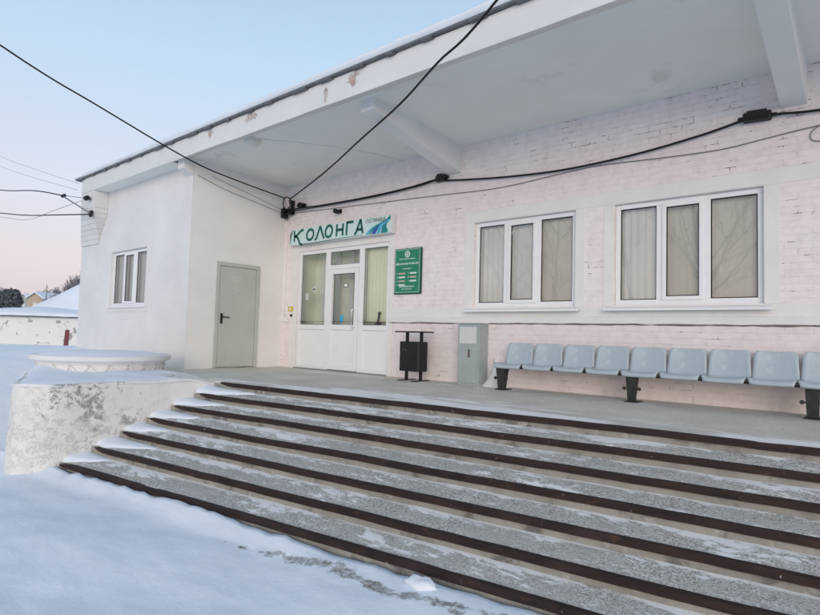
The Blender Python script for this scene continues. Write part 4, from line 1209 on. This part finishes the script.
for i, (u, v, D, h, r_) in enumerate(((49, 311, 66, 1.5, .8), (55, 308, 68, 2.0, .9), (60, 311, 66, 1.3, .9), (66, 312, 66, 1.2, 1.0), (71, 312.5, 65, 1.2, .8))):
    lb = ('leftmost little grey shrub on the slope behind the shed', 'tallest grey shrub on the slope behind the shed', 'middle low grey shrub on the slope behind the shed', 'broad low grey shrub on the slope above the shed roof', 'grey shrub on the slope nearest the white wing')[i]
    twig_bush('bare_shrub', tuple(at(u, v, D)), h, r_, lb, G1, 34, seed=i, thick=.035)
G2 = 'pale bare trees on the skyline'
for i, (u, v, D, h, r_) in enumerate(((42, 300, 190, 5.0, 2.2), (47, 300, 190, 5.5, 2.2), (56, 299, 190, 6.0, 2.0), (68, 300, 170, 8.0, 2.2), (73, 298, 170, 9.0, 2.6), (77, 296, 170, 8.5, 2.4), (81, 296, 170, 9.5, 3.0), (0, 299, 200, 6, 3.0))):
    lb = ('pale bare tree on the skyline left of the utility pole', 'pale bare tree on the skyline just right of the utility pole', 'lone pale round bare tree on the skyline between pole and hill', 'leftmost of the bare trees standing on the hill crest', 'second bare tree from the left on the hill crest', 'third bare tree from the left on the hill crest', 'bare tree on the hill crest touching the wing wall', 'pale bare tree behind the dark evergreen at the left edge')[i]
    base = at(u, v, D); base.z -= 1.5
    twig_bush('bare_tree', tuple(base), h, r_, lb, G2, 90, seed=40+i, cat='tree', thick=.07)
# dark evergreen at the left edge
def evergreen(loc, h, r_, label, seed):
    q = random.Random(seed); t_ = thing('evergreen_tree', label, 'tree', loc, 'dark evergreens behind the shed'); L = Vector(loc)
    m = MB(loc); m.tube([L, L+Vector((0, 0, h*.7))], .25, 8, r2=.06); m.build('trunk', 'bark', t_)
    m = MB(loc)
    for i in range(1500):
        u_ = Vector((q.gauss(0, 1), q.gauss(0, 1), q.gauss(0, 1))).normalized()*(q.random()**.35)
        bul = 1+.34*fbm(u_.x*2.6+seed, u_.y*2.2, u_.z*2.2, 2)
        p = L+Vector((u_.x*r_*bul, u_.y*r_*bul, h*.52+u_.z*h*.48*bul))
        d1 = Vector((q.uniform(-1, 1), q.uniform(-1, 1), q.uniform(-1, 1)))*.33; d2 = Vector((q.uniform(-1, 1), q.uniform(-1, 1), q.uniform(-1, 1)))*.33
        m.poly([p-d1, p+d2, p+d1, p-d2])
    m.build('crown', 'conifer', t_, recalc=False)
p_ = at(10, 312, 95); evergreen(tuple(p_), 3.9, 1.55, 'rounded dark evergreen beside the tan house', 3)
p_ = at(-3, 312, 95); evergreen(tuple(p_), 3.3, 1.5, 'dark evergreen cut by the left edge of the picture', 5)
# tan gabled house, grey houses
def house(name, uc, vb, D, wd, eave, ridge, depth, wall, label, gx=None, chim=False):
    base = at(uc, vb, D); f_ = Vector((fw.x, fw.y, 0)).normalized()
    vx = (base-Vector((0, -7.3564, .7231))); vx.z = 0; vx.normalize(); sx_ = Vector((vx.y, -vx.x, 0)).normalized()
    vx = (vx*.85+sx_*.5).normalized(); sx_ = Vector((vx.y, -vx.x, 0))
    base.z -= 2.5; t_ = thing(name, label, 'house', tuple(base)); e_ = eave+2.5; rg = ridge+2.5
    A = base-sx_*wd/2; Bb = base+sx_*wd/2; U = Vector((0, 0, 1))
    m = MB(base); m.prism([A, Bb, Bb+U*e_, base+U*rg, A+U*e_], vx*depth); o = m.build('wall', wall, t_)
    m = MB(base)
    for s, K in ((-1, A), (1, Bb)):
        n0 = base+U*(rg+.02)-vx*.35; n1 = K+U*(e_-.15)+sx_*s*.45-vx*.35
        m.prism([n0, n1, n1+U*.28, n0+U*.28], vx*(depth+.7))
    m.build('roof', 'roofsnow', t_)
    m = MB(base)
    for s, K in ((-1, A), (1, Bb)):
        n0 = base+U*(rg-.0)-vx*.37; n1 = K+U*(e_-.17)+sx_*s*.46-vx*.37
        m.prism([n0-U*.16, n1-U*.16, n1, n0], vx*.05)
    m.build('barge_board', 'greyhouse', t_)
    m = MB(base); m.prism([base-sx_*.4+U*(e_*.62)-vx*.03, base+sx_*.4+U*(e_*.62)-vx*.03, base+sx_*.4+U*(e_*.62+.9)-vx*.03, base-sx_*.4+U*(e_*.62+.9)-vx*.03], vx*.02); m.build('window', 'insidedark', t_)
    if chim:
        m = MB(base); c_ = base+vx*depth*.5+sx_*wd*.2+U*(rg-.8); m.box(c_.x-.3, c_.x+.3, c_.y-.3, c_.y+.3, c_.z, c_.z+1.6); m.build('chimney', 'greyhouse', t_)
    return t_
house('gabled_house', 34.5, 308.5, 120, 3.0, 2.2, 3.5, 8, 'tan', 'small tan timber house with a snowy gable roof behind the shed')
house('grey_house', 23, 309, 135, 3.2, 2.4, 3.6, 6, 'greyhouse', 'low grey house with a snowy roof left of the tan house')
house('white_roof_house', 50, 306, 170, 5.0, 1.9, 3.6, 6, 'greyhouse', 'far grey house with a white roof behind the utility pole')
u0 = at(45.5, 311, 100)
up_ = thing('utility_pole', 'thin wooden utility pole on the skyline beside the tan house', 'pole', tuple(u0))
m = MB(u0); m.tube([u0-Vector((0, 0, 1)), u0+Vector((0, 0, 4.7))], .09, 8, r2=.06); m.build('shaft', 'wood', up_)
m = MB(u0); m.box(u0.x-.35, u0.x+.35, u0.y-.04, u0.y+.04, u0.z+4.2, u0.z+4.3); m.build('crossarm', 'wood', up_)
# far wooded rise
m = MB((-300, 100, 0)); P = []
for j in range(8):
    row = []
    for i in range(80):
        az = R(35+i*.9); D = 330+j*30
        row.append((-math.sin(az)*D, -7.36+math.cos(az)*D, -2+ (0, 6, 9, 10.5, 11, 9, 5, 0)[j]+ (2.5*fbm(i*.13, j*.3) if j else 0)))
    P.append(row)
m.grid(P); structure(m.build('distant_hills', plain('distant_hill_scrub', (.46, .46, .50), .95, .1, .03, 0), smooth=True))

# ------------------------------------------------------------------ bare trees across the yard (mirrored in the windows)
def bare_tree(loc, h, seed, label):
    q = random.Random(seed); t_ = thing('bare_birch', label, 'tree', loc, 'bare trees across the yard'); L = Vector(loc)
    mt_ = MB(loc); mc = MB(loc)
    def grow(p, d, ln, r_, lev):
        pts = [p]; dd_ = d.copy()
        for k in range(4):
            dd_ = (dd_+Vector((q.gauss(0, .12), q.gauss(0, .12), q.gauss(0, .06)+.03))).normalized(); pts.append(pts[-1]+dd_*ln/4)
        (mt_ if lev == 0 else mc).tube(pts, r_, 5 if lev < 2 else 3, r2=r_*.45, cap=False)
        if lev < 4:
            for k in range((11, 5, 4, 3)[lev]):
                f_ = q.uniform(.3 if lev == 0 else .2, 1); i_ = min(3, int(f_*4)); s_ = pts[i_]+(pts[i_+1]-pts[i_])*(f_*4-i_)
                a_ = q.uniform(0, 6.283); sp = q.uniform(.5, 1.0)
                side = Vector((math.cos(a_), math.sin(a_), 0)); nd = (dd_*.8+side*sp+Vector((0, 0, .15))).normalized()
                grow(s_, nd, ln*q.uniform(.35, .55), max(.006, r_*.42), lev+1)
    grow(L, Vector((0, 0, 1)), h, .10, 0)
    mt_.build('trunk', 'paletwig', t_); mc.build('crown', 'paletwig', t_)
for i, (x, y, h) in enumerate(((-13, -19, 9), (-8.5, -20, 10), (-19, -24, 11), (-5.0, -17.5, 8))):
    bare_tree((x, y, -1), h, 70+i, ('bare tree across the yard nearest the left wing', 'tall bare tree across the yard facing the windows', 'far bare tree at the back of the yard', 'small bare tree across the yard facing the right window')[i])
